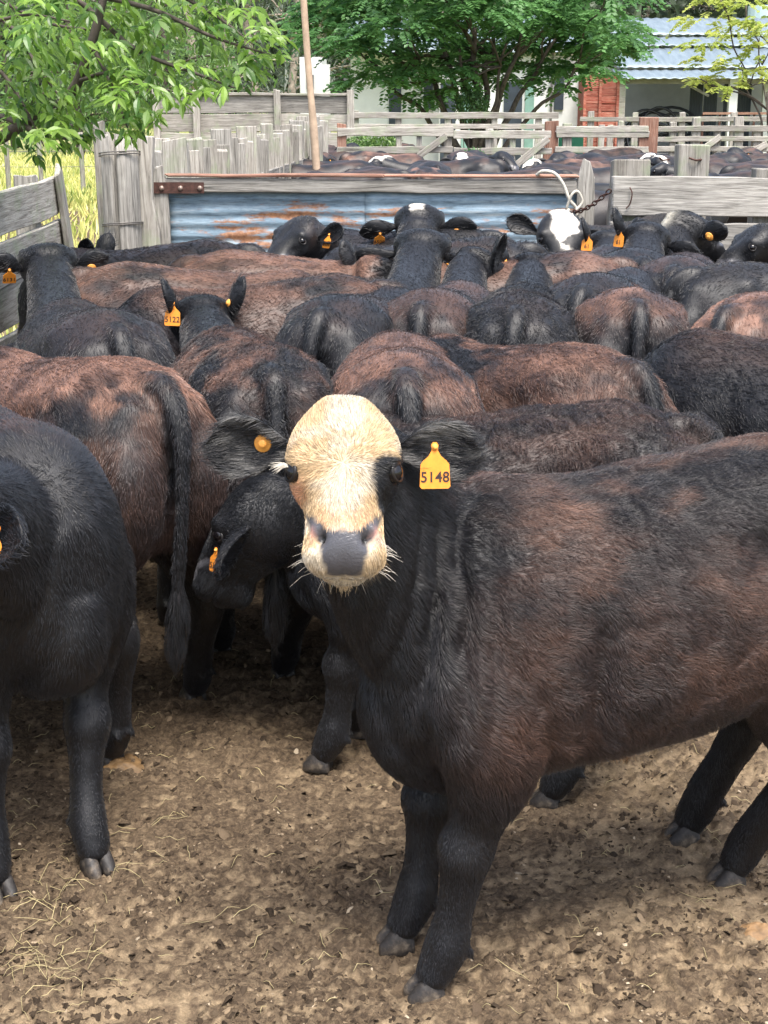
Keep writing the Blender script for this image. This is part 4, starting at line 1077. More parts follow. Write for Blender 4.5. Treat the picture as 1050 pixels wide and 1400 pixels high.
# ---- long board wall farther back
bw = root('board_wall', (-1.7, 25, 0), 'tall grey wall of long horizontal boards beyond the pickets, upper left', 'wall')
for i, z in enumerate((1.70, 1.41, 1.12, .83, .54)):
    for a, c in ((215, 272), (274, 380), (382, 482)):
        tilt = (a - 215) / 270 * .0
        plank('board', (X(a, 25), 25 + RF.uniform(-.01, .01), z + RF.uniform(-.01, .01)), (X(c, 25), 25, z + RF.uniform(-.01, .01)), .275, .04, M['wood2' if i % 3 else 'wood'], bw, (0, 1, 0), wob=.01, seg=6)
for px in (218, 272, 381, 480): plank('post', (X(px, 24.95), 24.92, 0), (X(px, 24.95), 24.92, 1.93), .11, .10, M['wood2'], bw, (0, 1, 0), seg=5)
plank('cap_rail', (X(215, 25), 25, 1.87), (X(482, 25), 25, 1.86), .04, .12, M['wood2'], bw, (0, 1, 0))
# ---- leaning timber pole
lp = root('timber_pole', (X(437, 17), 17, 0), 'tall thin bare pole leaning to the left above the picket fence', 'pole')
P0_, P1_ = at_d(439, 215, 17.0), at_d(411, -60, 17.0); P0_[2] = -.1
V, F = tube(crom([P0_, P0_ * .6 + P1_ * .4 + np.array([.015, 0, 0]), P0_ * .3 + P1_ * .7, P1_], 4), [.046] * 6 + [.038] * 7, 10); o = link('pole', mesh_np('pole', V, F), None, [flat('bare_pole', (.42, .31, .22), .8, var=.25, scale=12)]); o.parent = lp; o.matrix_local = parent_inv(lp)
bp = root('electric_post', (X(866 / 2, 18), 18.2, 0), 'stained grey post at the foot of the leaning pole', 'post'); plank('slab', (X(432, 18), 18.2, 0), (X(432, 18), 18.2, 1.50), .16, .12, M['wood2'], bp, (0, 1, 0))

# ---- rail gates and fences at the far end of the second pen
def rail_fence(name, x0, x1, d, rails, posts, label, mat='wood2', braces=(), cat='fence'):
    r = root(name, ((X(x0, d) + X(x1, d)) / 2, d, 0), label, cat)
    for (y, w) in rails:
        za, zb = at_d(x0, y, d)[2], at_d(x1, y if not isinstance(y, tuple) else y[1], d)[2]
        plank('rail', (X(x0, d), d, za), (X(x1, d), d, zb), w, .05, M[mat], r, (0, 1, 0), wob=.01, seg=8)
    for (px, top, w, mt) in posts:
        plank('post', (X(px, d), d + .06, 0), (X(px, d), d + .06, at_d(px, top, d)[2]), w, .10, M[mt], r, (0, 1, 0), wob=.012, seg=6)
    for (xa, ya, xb, yb) in braces:
        plank('brace', at_d(xa, ya, d - .05), at_d(xb, yb, d - .05), .09, .04, M[mat], r, (0, 1, 0), seg=5)
    return r
rail_fence('rail_gate', 462, 618, 21.5, [(180, .12), (205, .09), (228, .09)], [(468, 170, .12, 'woodred'), (545, 183, .08, 'wood2'), (573, 183, .08, 'wood'), (612, 176, .12, 'wood2')], 'long timber rail gate behind the cattle heads left of the far pen', braces=[(540, 238, 610, 186)], cat='gate')
rail_fence('rail_gate', 620, 752, 21.5, [(184, .10), (207, .09), (228, .09)], [(668, 176, .12, 'wood2'), (700, 186, .08, 'wood2')], 'timber rail gate with a diagonal brace below the big tree', braces=[(694, 236, 750, 190)], cat='gate')
rail_fence('rail_fence', 758, 884, 22.0, [(177, .09), (184, .09), (205, .08), (222, .08)], [(752, 166, .20, 'woodred'), (774, 170, .12, 'wood2'), (846, 166, .10, 'wood2'), (884, 160, .26, 'woodred')], 'grey rail fence between two reddish posts in front of the red wall')
rail_fence('rail_fence', 886, 1100, 23.0, [(176, .08), (190, .07), (204, .08), (222, .08)], [(917, 168, .10, 'wood2'), (948, 160, .12, 'wood2'), (978, 178, .08, 'wood'), (1006, 160, .14, 'wood2'), (1032, 172, .10, 'wood2'), (1060, 168, .12, 'wood2')], 'grey rail fence with many thin posts in front of the open shed', braces=[(930, 226, 985, 186), (1000, 222, 1050, 196)])
rail_fence('rail_fence', 480, 760, 26.0, [(158, .10), (173, .08)], [(486, 150, .14, 'wood2'), (545, 155, .10, 'wood2'), (612, 155, .10, 'wood2'), (675, 155, .10, 'wood2'), (735, 155, .10, 'wood2')], 'faded rail fence farther back under the big tree')
rail_fence('rail_fence', 790, 1120, 27.0, [(163, .08), (176, .08)], [(806, 152, .10, 'wood2'), (866, 154, .10, 'wood2'), (930, 154, .10, 'wood2'), (1000, 154, .10, 'wood2'), (1075, 154, .10, 'wood2')], 'pale rail fence farther back just before the open shed')
for px, top, d, lab in ((600, 175, 17.0, 'tall thin stake left of the red wall'),) and ((820, 172, 24, 'slim stake in front of the red boards'), (832, 172, 24.2, 'slim white stake right of the red boards')):
    s_ = root('stake', (X(px, d), d, 0), lab, 'post'); plank('slab', (X(px, d), d, 0), (X(px, d), d, at_d(px, top, d)[2]), .09, .07, M['wood2'], s_, (0, 1, 0), seg=4)
# thin wire fence in the left field
wf = root('wire_fence', (-8, 30, 0), 'thin wire fence with small posts across the yellow field', 'fence')
for px in (10, 55, 112, 150): 
    z = 1.15; post('post', X(px, 30), 30, z, .05, M['wood2'], wf, n=7)
for z in (.5, .8, 1.05): wire('wire', [(X(-60, 30), 30, z), (X(50, 30), 30, z - .02), (X(170, 30), 30, z)], .006, wf)

# ------------------------------------------------------------------ vegetation
def leaf_mat(name, a, b_, tr=.35, rough=.45):
    m, nt, b = nmat(name); L = nt.links
    at = N(nt, 'ShaderNodeAttribute', attribute_name='coat'); oi = N(nt, 'ShaderNodeObjectInfo')
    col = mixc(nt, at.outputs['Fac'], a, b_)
    hv = N(nt, 'ShaderNodeHueSaturation'); v = N(nt, 'ShaderNodeMapRange'); v.inputs[3].default_value = .75; v.inputs[4].default_value = 1.25; L.new(oi.outputs['Random'], v.inputs[0]); L.new(v.outputs[0], hv.inputs['Value']); L.new(col, hv.inputs['Color'])
    L.new(hv.outputs[0], b.inputs['Base Color']); b.inputs['Roughness'].default_value = rough
    t = N(nt, 'ShaderNodeBsdfTranslucent'); g = N(nt, 'ShaderNodeHueSaturation'); g.inputs['Value'].default_value = 1.6; L.new(hv.outputs[0], g.inputs['Color']); L.new(g.outputs[0], t.inputs['Color'])
    mx = N(nt, 'ShaderNodeMixShader'); mx.inputs[0].default_value = tr; L.new(b.outputs[0], mx.inputs[1]); L.new(t.outputs[0], mx.inputs[2]); L.new(mx.outputs[0], nt.nodes['Material Output'].inputs[0])
    return m
M['ash'] = leaf_mat('broad_leaf', (.045, .12, .022), (.27, .43, .07), .45, .36)
M['tipa'] = leaf_mat('feathery_leaf', (.030, .090, .032), (.12, .25, .08), .35)
M['lime'] = leaf_mat('yellow_leaf', (.30, .40, .08), (.58, .62, .16), .45)
M['gum'] = leaf_mat('gum_leaf', (.035, .055, .032), (.11, .145, .09), .2)
M['shrub'] = leaf_mat('shrub_leaf', (.05, .12, .03), (.17, .27, .07), .3)
M['bark'] = flat('bark', (.075, .06, .05), .9, var=.5, bumpy=.7, scale=14)
M['palebark'] = flat('gum_bark', (.30, .25, .21), .85, var=.45, bumpy=.4, scale=6)
rngT = np.random.default_rng(5)
def quads(P, D, Nn, L, W, shade):
    """leaf-shaped rhombs: base P, direction D, normal N"""
    S = unit(np.cross(D, Nn)); n = len(P); L = L[:, None]; W = W[:, None]
    V = np.stack([P, P + D * L * .5 + S * W * .5, P + D * L - Nn * L * .12, P + D * L * .5 - S * W * .5], 1).reshape(-1, 3)
    return V, np.arange(4 * n).reshape(-1, 4), np.repeat(shade, 4)
def foliage(name, P, D, Nn, L, W, shade, mat, parent=None):
    V, F, s = quads(P, D, Nn, L, W, shade); c = np.stack([s, s, s], 1)
    return link(name, mesh_np(name, V, F, False, c), parent, [mat])
def rdir(n): return unit(rngT.normal(size=(n, 3)))
def fronds(C, n_leaf, L, W, spread, droop=.4):
    """pinnate fronds at points C with outward direction spread"""
    n = len(C); t = np.tile(np.repeat(np.linspace(.15, 1, n_leaf // 2), 2), n); side = np.tile([1, -1], n * n_leaf // 2)
    I = np.repeat(np.arange(n), n_leaf // 2 * 2); out = spread[I]; ln = (L * rngT.uniform(.6, 1.3, n))[I]
    up = np.array([0, 0, 1.0]); s = unit(np.cross(out, up)); nn = unit(np.cross(s, out))
    P = C[I] + out * (ln * t)[:, None] - up * (droop * ln * t ** 2)[:, None]
    D = unit(out * .45 + s * side[:, None] - up * .25 + rngT.normal(0, .12, P.shape))
    return P, D, unit(nn + rngT.normal(0, .25, P.shape)), W * (1.15 - .5 * np.abs(t - .45)) , I
def crown_clumps(center, rad, n, flat=.5, shell=.55):
    d = rdir(n); d[:, 2] = np.abs(d[:, 2]) * .9 - .35 * rngT.random(n); r = rngT.uniform(shell, 1, n) ** .6
    return np.asarray(center) + d * r[:, None] * np.asarray(rad)
def branch(mb, a, b_, r0, r1, wob=.12, k=5):
    a, b_ = np.asarray(a, float), np.asarray(b_, float); m = np.linalg.norm(b_ - a)
    pts = [a + (b_ - a) * t + rngT.normal(0, wob * m * .25, 3) * math.sin(math.pi * t) for t in np.linspace(0, 1, k)]
    pts = crom(pts, 3); mb.tube(pts, np.linspace(r0, r1, len(pts)), 7); return pts

# ---- big multi-stemmed feathery tree, centre
def feather_tree(base, clumps, rads, mat, label, stems, name='tree', fr=22, L=.34, W=.11, trunk_mat='bark', cat='tree', nl=14):
    r = root(name, base, label, cat); mb = MB(); b = np.asarray(base, float)
    for (tx, ty, tz, r0) in stems:
        mid = b + np.array([tx * .42, ty * .42, tz * .50]); end = b + np.array([tx, ty, tz])
        branch(mb, b + rngT.normal(0, .12, 3) * (1, 1, 0), mid, r0, r0 * .7, .10); branch(mb, mid, end, r0 * .7, r0 * .35, .15)
        for _ in range(3):
            c = clumps[np.argmin(np.linalg.norm(clumps - end + rngT.normal(0, .8, 3), axis=1))]; branch(mb, mid * .3 + end * .7, c, r0 * .38, .012, .2)
    t = mb.build('trunk', M[trunk_mat], None, True); t.parent = r; t.matrix_local = parent_inv(r)
    Pn, Dn, Nn, Ln, Wn, Sh = [], [], [], [], [], []
    for c, rad in zip(clumps, rads):
        m = int(fr * max(rad / .8, .45) ** 2); d = rdir(m); d[:, 2] = np.abs(d[:, 2]) * .8 - .25; d = unit(d)
        C = c + d * np.array([rad, rad, rad * .50]) * rngT.uniform(.55, 1.0, (m, 1)); out = unit(d * [1, 1, .25] + rngT.normal(0, .25, d.shape))
        P, D, Q, Lf, I = fronds(C, nl, L, L * .36, out); sh0 = rngT.uniform(0, .5)
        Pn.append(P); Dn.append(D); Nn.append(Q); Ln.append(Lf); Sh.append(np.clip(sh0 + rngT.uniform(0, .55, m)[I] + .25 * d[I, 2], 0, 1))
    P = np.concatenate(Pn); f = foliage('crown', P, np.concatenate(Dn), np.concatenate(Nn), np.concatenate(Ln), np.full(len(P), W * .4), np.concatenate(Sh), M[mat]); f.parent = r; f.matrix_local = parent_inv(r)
    tag(f, kind='stuff'); return r
def px_clumps(spec, d, dj=1.0):
    C = []; R = []
    for px, py, pr in spec:
        dd = d + rngT.uniform(-dj, dj); C.append(at_d(px, py, dd)); R.append(pr / F_PX * dd)
    return np.array(C), np.array(R)
spec = []
for px, py, pr in ((470, 20, 60), (520, 0, 60), (450, 55, 45), (500, 65, 50), (555, 40, 60), (590, 95, 52), (540, 100, 45), (600, -20, 60), (640, 20, 60), (680, 60, 55), (650, 95, 45), (700, 10, 60), (745, 40, 55), (730, 88, 48),
                   (780, 0, 55), (800, 60, 52), (815, 30, 46), (828, 68, 36), (780, 95, 40), (830, -10, 50), (575, 130, 32), (615, 120, 30), (480, -30, 60), (560, -50, 70), (660, -60, 80), (760, -50, 70), (500, 110, 30), (690, 110, 34), (435, 20, 30), (845, 48, 26), (600, 60, 55), (820, 100, 26), (758, 118, 22)):
    spec.append((px, py, pr)); 
C_, R_ = px_clumps(spec, 30, 1.6)
C2_, R2_ = px_clumps([(p + rngT.uniform(-40, 40), q + rngT.uniform(-25, 15), r * .8) for p, q, r in spec if q < 80], 32, 1.5)
C_, R_ = np.concatenate([C_, C2_]), np.concatenate([R_, R2_])
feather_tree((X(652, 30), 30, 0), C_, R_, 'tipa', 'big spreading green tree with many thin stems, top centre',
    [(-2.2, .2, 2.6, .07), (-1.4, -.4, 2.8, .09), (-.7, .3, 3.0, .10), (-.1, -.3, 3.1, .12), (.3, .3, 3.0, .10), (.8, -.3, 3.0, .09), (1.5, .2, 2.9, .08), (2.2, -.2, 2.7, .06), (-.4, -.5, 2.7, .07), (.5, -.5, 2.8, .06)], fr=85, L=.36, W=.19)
# ---- small yellow-green tree, right
C_, R_ = px_clumps([(965, 25, 34), (1000, 45, 34), (975, 85, 28), (1035, 30, 36), (1045, 75, 30), (1010, 95, 26), (960, 60, 22), (1020, 5, 34), (985, 0, 26), (958, 108, 14), (1060, 100, 30), (1070, 40, 40), (1000, 118, 14)], 24, .5)
feather_tree((X(1062, 24), 24, 0), C_, R_, 'lime', 'small yellow green tree in front of the shed roof, top right', [(-.25, 0, 1.9, .035), (-.65, .1, 2.3, .028), (.2, 0, 2.4, .03), (-.45, -.1, 2.7, .022)], fr=62, L=.24, W=.15)
# ---- creeper and bushes at the foot of the big tree
def bush(px, py, d, rpx, mat, label, n=900, sz=.07):
    c = at_d(px, py, d); r = rpx / F_PX * d; rt = root('bush', (c[0], d, 0), label, 'bush'); dd = rdir(n); P = c + dd * r * rngT.uniform(.5, 1, (n, 1)) * [1, 1, .9]; P[:, 2] = np.maximum(P[:, 2], .02)
    f = foliage('leaves', P, rdir(n), rdir(n), rngT.uniform(.6, 1.4, n) * sz, rngT.uniform(.6, 1.2, n) * sz * .5, rngT.random(n), M[mat]); f.parent = rt; f.matrix_local = parent_inv(rt); tag(f, kind='stuff')
    mb = MB(); 
    for _ in range(5): branch(mb, (c[0] + rngT.uniform(-.1, .1), d, 0), c + rngT.normal(0, r * .4, 3), .012, .004)
    t = mb.build('stems', M['bark'], None, True); t.parent = rt; t.matrix_local = parent_inv(rt)
bush(645, 145, 29.2, 26, 'tipa', 'dark creeper climbing between the stems of the big tree', 1400)
bush(520, 200, 22, 26, 'shrub', 'light green bush behind the left rail gate')
bush(646, 222, 20.5, 20, 'tipa', 'dark green bush below the big tree behind the rail gate')
bush(490, 205, 24, 22, 'shrub', 'pale green weeds beside the foot of the leaning pole')

# ---- leaning branches of the broad leafed tree, top left
def leaflet(L, W, bend, fold):
    n = 6; V = []; w = [0, .62, 1, .86, .48, 0.0]
    for i in range(n):
        t = i / (n - 1); z = -bend * t * t * L
        V.append((t * L, 0, z)); V.append((t * L, w[i] * W / 2, z + fold * w[i] * W / 2)); V.append((t * L, -w[i] * W / 2, z + fold * w[i] * W / 2))
    F = []
    for i in range(n - 1):
        a, b_ = i * 3, i * 3 + 3; F += [(a, b_, b_ + 1, a + 1), (a, a + 2, b_ + 2, b_)]
    return np.array(V, float), F
def near_tree():
    R = random.Random(12); r = root('broadleaf_tree', (-3.3, 7.6, 0), 'near tree whose long pointed leaves hang into the upper left corner', 'tree')
    mb = MB(); tr = [(-3.3, 7.6, 0), (-3.25, 7.6, .9), (-3.05, 7.5, 1.7), (-2.9, 7.5, 2.6), (-2.7, 7.4, 3.4)]
    mb.tube(crom(tr, 4), np.linspace(.13, .07, 17), 12)
    twigs = []
    def tw(pts, r0, r1):
        p = crom([at_d(*q) for q in pts], 4); mb.tube(p, np.linspace(r0, r1, len(p)), 6); twigs.append(p)
    tw([(-260, 120, 7.6), (-60, 200, 7.4), (40, 165, 7.2), (95, 130, 7.1), (125, 60, 7.0), (150, -40, 7.0)], .035, .018)
    tw([(-200, 150, 7.5), (-20, 155, 7.2), (60, 185, 7.0), (95, 190, 6.9)], .022, .006)
    tw([(-120, -60, 7.4), (60, -20, 7.2), (200, 10, 7.0), (290, 50, 6.9), (370, 75, 6.8)], .02, .004)
    tw([(40, -60, 7.4), (130, 20, 7.2), (190, 70, 7.0), (280, 105, 6.9), (320, 120, 6.8)], .016, .004)
    tw([(125, 60, 7.0), (150, 110, 6.9), (165, 150, 6.8), (180, 190, 6.8)], .012, .003)
    tw([(-80, -30, 7.5), (20, 40, 7.3), (50, 90, 7.1), (80, 130, 7.0)], .016, .004)
    tw([(-100, 60, 7.2), (-10, 90, 7.1), (30, 140, 7.0), (60, 200, 6.9)], .014, .003)
    tw([(150, -60, 7.2), (240, -10, 7.1), (300, 25, 7.0), (345, 60, 6.9)], .014, .003)
    tw([(110, 110, 7.0), (150, 100, 6.9), (215, 120, 6.8), (270, 130, 6.8)], .010, .003)
    tw([(-60, -80, 7.6), (80, -60, 7.4), (220, -50, 7.3), (330, -30, 7.2)], .02, .006)
    tw([(0, 0, 7.8), (60, 30, 7.8), (120, 40, 7.7), (170, 40, 7.7)], .012, .004)
    tw([(-90, 20, 7.0), (-20, 30, 6.9), (40, 20, 6.8), (100, 30, 6.8)], .012, .004)
    t = mb.build('trunk', M['bark'], None, True); t.parent = r; t.matrix_local = parent_inv(r)
    leaves = []
    for p in twigs:
        k = len(p)
        for i in range(3, k):
            for _ in range(R.choice((2, 3)) if i < k - 1 else 5):
                o = p[i] + np.array([R.gauss(0, .05), R.gauss(0, .12), R.gauss(0, .05)])
                d = unit(np.array([R.gauss(.35, .6), R.gauss(-.1, .6), R.gauss(-.05, .5)])); L = R.uniform(.14, .26)
                sd_ = unit(np.cross(d, [0, 0, 1])); b0 = R.uniform(0, .75)
                for j in range(7):
                    if j == 6: q = o + d * L + np.array([0, 0, -.35 * L]); ld = unit(d + np.array([0, 0, -.8]))
                    else:
                        tt = .35 + .28 * (j // 2); q = o + d * L * tt + np.array([0, 0, -.35 * L * tt * tt]); ld = unit(d * .6 + sd_ * (1 if j % 2 else -1) * .9 + np.array([0, 0, -.55]) + np.array([R.gauss(0, .15) for _ in range(3)]))
                    leaves.append((q, ld, R.uniform(.052, .092), min(1, max(0, b0 + R.uniform(-.1, .25)))))
    def keep(q):
        v = q - np.array([0, 0, CAM_H]); z = v[1] * CP - v[2] * SP; px = 525 + F_PX * v[0] / z; py = 700 - F_PX * (v[1] * SP + v[2] * CP) / z
        return px, py
    out = []
    for l in leaves:
        px, py = keep(l[0]); lim = np.interp(px, [-100, 0, 60, 105, 130, 185, 215, 260, 330, 395], [235, 205, 218, 200, 178, 195, 165, 135, 125, 70])
        if px > 392 or py > lim: continue
        out.append(l)
    out.sort(key=lambda l: (abs(keep(l[0])[0] - 180) > 240, l[0][1] - l[2] * 8))
    variants = []
    for i in range(6):
        V, F = leaflet(1, .34, R.uniform(.1, .4), R.uniform(.15, .5)); c = np.full((len(V), 3), [.1, .35, .55, .75, .9, .2][i]); me = mesh_np('leaf', V, F, False, c); me.materials.append(M['ash']); variants.append(me)
    V_, F_, C_, nv = [], [], [], 0
    for i, (q, d, L, b0) in enumerate(out):
        up = unit(np.array([R.gauss(0, .35), R.gauss(-.35, .35), 1.0])); y = unit(np.cross(up, d)); z = np.cross(d, y)
        if i < 290:
            o = bpy.data.objects.new('leaf', variants[min(5, int(b0 * 5))] if b0 < .95 else variants[4]); COL.objects.link(o); o.parent = r; m = orient(d, y, z, q); m = parent_inv(r) @ m @ Matrix.Diagonal((L, L, L, 1)); o.matrix_local = m
        else:
            V, F = leaflet(L, L * .34, R.uniform(.1, .4), R.uniform(.15, .5)); V_.append(V @ np.array([d, y, z]) + q); F_ += [tuple(a + nv for a in f) for f in F]; C_.append(np.full((len(V), 3), b0)); nv += len(V)
    f = link('foliage', mesh_np('foliage', np.concatenate(V_), F_, False, np.concatenate(C_)), None, [M['ash']]); f.parent = r; f.matrix_local = parent_inv(r); tag(f, kind='stuff')
    print('leaflets', len(out))
near_tree()

# ---- far gum trees and the wood behind
def gum(x, d, h, w, label, n=2600, name='gum_tree', mat='gum', low=.25, bark='palebark', r0=.22, sz=.30):
    r = root(name, (x, d, 0), label, 'tree', None); mb = MB(); b = np.array([x, d, 0.0]); top = b + np.array([rngT.uniform(-.6, .6), 0, h * .85])
    pts = branch(mb, b, top, r0, r0 * .3, .05, 6); cl = []
    for i in range(16):
        t = rngT.uniform(low, 1); p = b + (top - b) * t; c = p + np.array([rngT.normal(0, w * .4), rngT.normal(0, w * .4), rngT.uniform(0, h * .12)]); branch(mb, p, c, r0 * .3, .02, .1, 4); cl.append(c)
    t = mb.build('trunk', M[bark], None, True); t.parent = r; t.matrix_local = parent_inv(r)
    C = np.array(cl)[rngT.integers(0, len(cl), n)]; P = C + rngT.normal(0, 1, (n, 3)) * [w * .17, w * .17, w * .13]; D_ = rdir(n); D_[:, 2] -= .8
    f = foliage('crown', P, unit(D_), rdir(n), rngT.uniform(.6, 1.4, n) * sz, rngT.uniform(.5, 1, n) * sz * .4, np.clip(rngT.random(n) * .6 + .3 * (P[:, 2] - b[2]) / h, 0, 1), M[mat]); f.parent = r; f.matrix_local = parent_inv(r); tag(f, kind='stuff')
for i, (px, d, h, w, lab) in enumerate([(265, 62, 13, 5, 'grey gum tree in the background just right of the near leaves'), (305, 70, 15, 6, 'tall background gum tree above the board wall, left one'), (348, 66, 14, 6, 'background gum tree left of the leaning pole'),
        (395, 72, 15, 6, 'background gum tree directly behind the leaning pole'), (440, 75, 16, 7, 'background gum tree left behind the big spreading tree'), (560, 80, 16, 8, 'background gum tree hidden behind the big spreading tree'),
        (700, 85, 16, 8, 'background gum tree behind the middle of the spreading tree'), (880, 95, 12, 8, 'background gum tree rising behind the shed roof'), (970, 100, 11, 8, 'distant gum tree behind the yellow green tree')]):
    gum(X(px, d), d, h, w, lab, low=.12 if d < 80 else .25)
for i, (px, d, h, w, lab) in enumerate([(20, 55, 8, 6, 'light green tree beyond the yellow field, far left'), (110, 50, 7, 5, 'light green tree beyond the yellow field near the left post'), (190, 52, 7, 5, 'bright green tree behind the hanging leaves'), (235, 48, 6, 4, 'bushy green tree left of the board wall')]):
    gum(X(px, d), d, h, w, lab, 3000, 'field_tree', 'shrub', .12, 'bark', .16, .26)
def wood_mass():
    n = 42000; x = rngT.uniform(-60, 60, n); d = rngT.uniform(90, 125, n); top = 12 + 5 * fbm(np.stack([x * .12, d * .05, 0 * x], 1), 3, 3)
    P = np.stack([x, d, rngT.random(n) ** .8 * top], 1); D_ = rdir(n); D_[:, 2] -= .5
    f = foliage('distant_wood', P, unit(D_), rdir(n), rngT.uniform(.6, 1.6, n) * 1.3, rngT.uniform(.5, 1, n) * .7, rngT.random(n) * .7, M['gum']); tag(f, kind='stuff')
wood_mass()

# ---- pasture and grass
def grass_sheet():
    m, nt, b = nmat('pasture_grass'); v = mapped(nt)
    c = ramp(nt, noise(nt, v, .35, 5, .65), [(.32, (.13, .19, .05)), (.5, (.27, .29, .09)), (.66, (.42, .38, .17))]); c = mixc(nt, .5, c, ramp(nt, noise(nt, v, 9, 4, .7), [(.3, (.5, .5, .5)), (.7, (1.1, 1.1, 1.1))]), 'MULTIPLY')
    nt.links.new(c, b.inputs['Base Color']); b.inputs['Roughness'].default_value = .9; bump(nt, b, noise(nt, v, 14, 4), .8, .05)
    g = MB(); g.box((0, 190, -.56), (900, 620, 1.0)); o = g.build('pasture', m); tag(o, kind='structure')
grass_sheet()
def blades(name, x0, x1, y0, y1, n, h, a, b_):
    x = rngT.uniform(x0, x1, n); y = y0 + (y1 - y0) * rngT.random(n) ** 1.3; P = np.stack([x, y, 0 * x - .06], 1); D_ = rngT.normal(0, .35, (n, 3)); D_[:, 2] = 1
    f = foliage(name, P, unit(D_), unit(np.stack([rngT.normal(0, 1, n), -1 + 0 * x, 0 * x], 1)), rngT.uniform(.5, 1.5, n) * h, rngT.uniform(.6, 1.4, n) * h * .16, rngT.random(n), leaf_mat(name, a, b_, .2)); tag(f, kind='stuff')
blades('field_grass', -14, -2.15, 3, 48, 26000, .22, (.20, .25, .05), (.55, .50, .19))
blades('yard_grass', -6, 13, 26.4, 41, 12000, .18, (.12, .20, .04), (.35, .38, .12))
# dusty track across the field
tk = sheet('dirt_track', -40, -2.2, 19.5, 22.0, -.03, flat('track_dust', (.42, .34, .27), .95, var=.15, scale=2), 12)

# ------------------------------------------------------------------ farm buildings
M['white'] = flat('white_wash', (.62, .63, .62), .8, var=.08, bumpy=.1, scale=3)
M['redboard'] = wood('red_painted_board', (.13, .035, .028), (.32, .085, .062), (.44, .24, .19))
M['darkdoor'] = flat('dark_steel_door', (.025, .035, .05), .5, var=.3, scale=4)
M['tealdoor'] = flat('faded_green_panel', (.16, .28, .24), .7, var=.2, scale=4)
M['hose'] = flat('black_hose', (.015, .017, .022), .4)
def roof_mat():
    m, nt, b = nmat('blue_grey_roof_sheet'); v = mapped(nt)
    c = ramp(nt, noise(nt, mapped(nt, scale=(3, .5, .5)), 3, 5), [(.3, (.13, .17, .20)), (.7, (.20, .25, .28))]); nt.links.new(c, b.inputs['Base Color']); b.inputs['Roughness'].default_value = .5; b.inputs['Metallic'].default_value = .15; return m
M['roof'] = roof_mat()
HY = 42.0
def hx(px, d=HY): return X(px, d)
def hz(py, d=HY): return at_d(525, py, d)[2]
sh = root('open_shed', (hx(940), HY, 0), 'open white shed with a pale blue sheet roof, upper right', 'shed')
def part(name, c, s, mat, par, **kw):
    m = MB(); m.box(c, s); o = m.build(name, mat); o.parent = par; o.matrix_local = parent_inv(par) if par.parent is None else Matrix.Identity(4); return o
e = hz(107); rt_ = hz(22)
def roof(name, x0, x1, y0, z0, y1, z1, per, par, mat):
    n = int((x1 - x0) / per * 6); V = []; rows = 5
    for j in range(rows):
        t = j / (rows - 1)
        for i in range(n + 1):
            x = x0 + (x1 - x0) * i / n; V.append((x, y0 + (y1 - y0) * t, z0 + (z1 - z0) * t + .012 * math.sin(2 * math.pi * (x - x0) / per)))
    F = [(j * (n + 1) + i, j * (n + 1) + i + 1, (j + 1) * (n + 1) + i + 1, (j + 1) * (n + 1) + i) for j in range(rows - 1) for i in range(n)]
    o = link(name, mesh_np(name, V, F), None, [mat]); md = o.modifiers.new('thick', 'SOLIDIFY'); md.thickness = .012; o.parent = par; o.matrix_local = parent_inv(par); return o
cuts = [107, 92, 62, 47, 22]; yy = [HY - 1.0, HY + .4, HY + 2.6, HY + 4.0, HY + 6.2]
for i in range(4):
    roof('roof_sheet', hx(836 + i * 7), hx(1180), yy[i], hz(cuts[i], yy[i]) - .0, yy[i + 1] + .15, hz(cuts[i + 1], yy[i + 1]) - .05, .28, sh, M['roof'])
part('back_wall', ((hx(838) + hx(1180)) / 2, HY + 3.6, e / 2 + .2), (hx(1180) - hx(838), .15, e + .4), M['white'], sh)
part('side_wall', (hx(840), HY + 1.8, e / 2), (.14, 3.5, e), M['white'], sh)
part('front_wall', (hx(1110), HY, e / 2), (hx(1180) - hx(1036), .15, e), M['white'], sh)
part('floor_slab', ((hx(838) + hx(1180)) / 2, HY + 1.8, .02), (hx(1180) - hx(838), 3.6, .12), flat('concrete', (.35, .33, .3), .9, var=.2), sh)
for a, c in ((948, 967), (968, 987), (995, 1014), (1015, 1034)):
    d_ = part('door', ((hx(a) + hx(c)) / 2, HY + .9, 1.15), (hx(c) - hx(a) - .03, .08, 2.3), M['darkdoor'], sh)
    for k in range(1, 5):
        x = hx(a) + (hx(c) - hx(a)) * k / 5; m = MB(); m.box((x, HY + .85, 1.15), (.025, .03, 2.3)); o = m.build('door_rib', M['darkdoor']); o.parent = d_; o.matrix_local = parent_inv(d_) @ Matrix.Identity(4)
        o.matrix_local = Matrix.Identity(4)
part('pillar', (hx(991), HY - .6, e / 2), (.22, .22, e), M['white'], sh)
part('pillar', (hx(842), HY - .6, e / 2), (.20, .20, e), M['wood2'], sh)
part('ceiling_beam', ((hx(838) + hx(1180)) / 2, HY - .6, e - .08), (hx(1180) - hx(838), .12, .14), M['wood'], sh)
m = MB(); m.box((0, 0, 0), (.95, .09, .07), Matrix.Rotation(math.radians(27), 3, 'Y')); o = m.build('roof_strut', M['wood2']); o.parent = sh; o.matrix_local = parent_inv(sh) @ Matrix.Translation((hx(941), HY - .3, hz(120)))
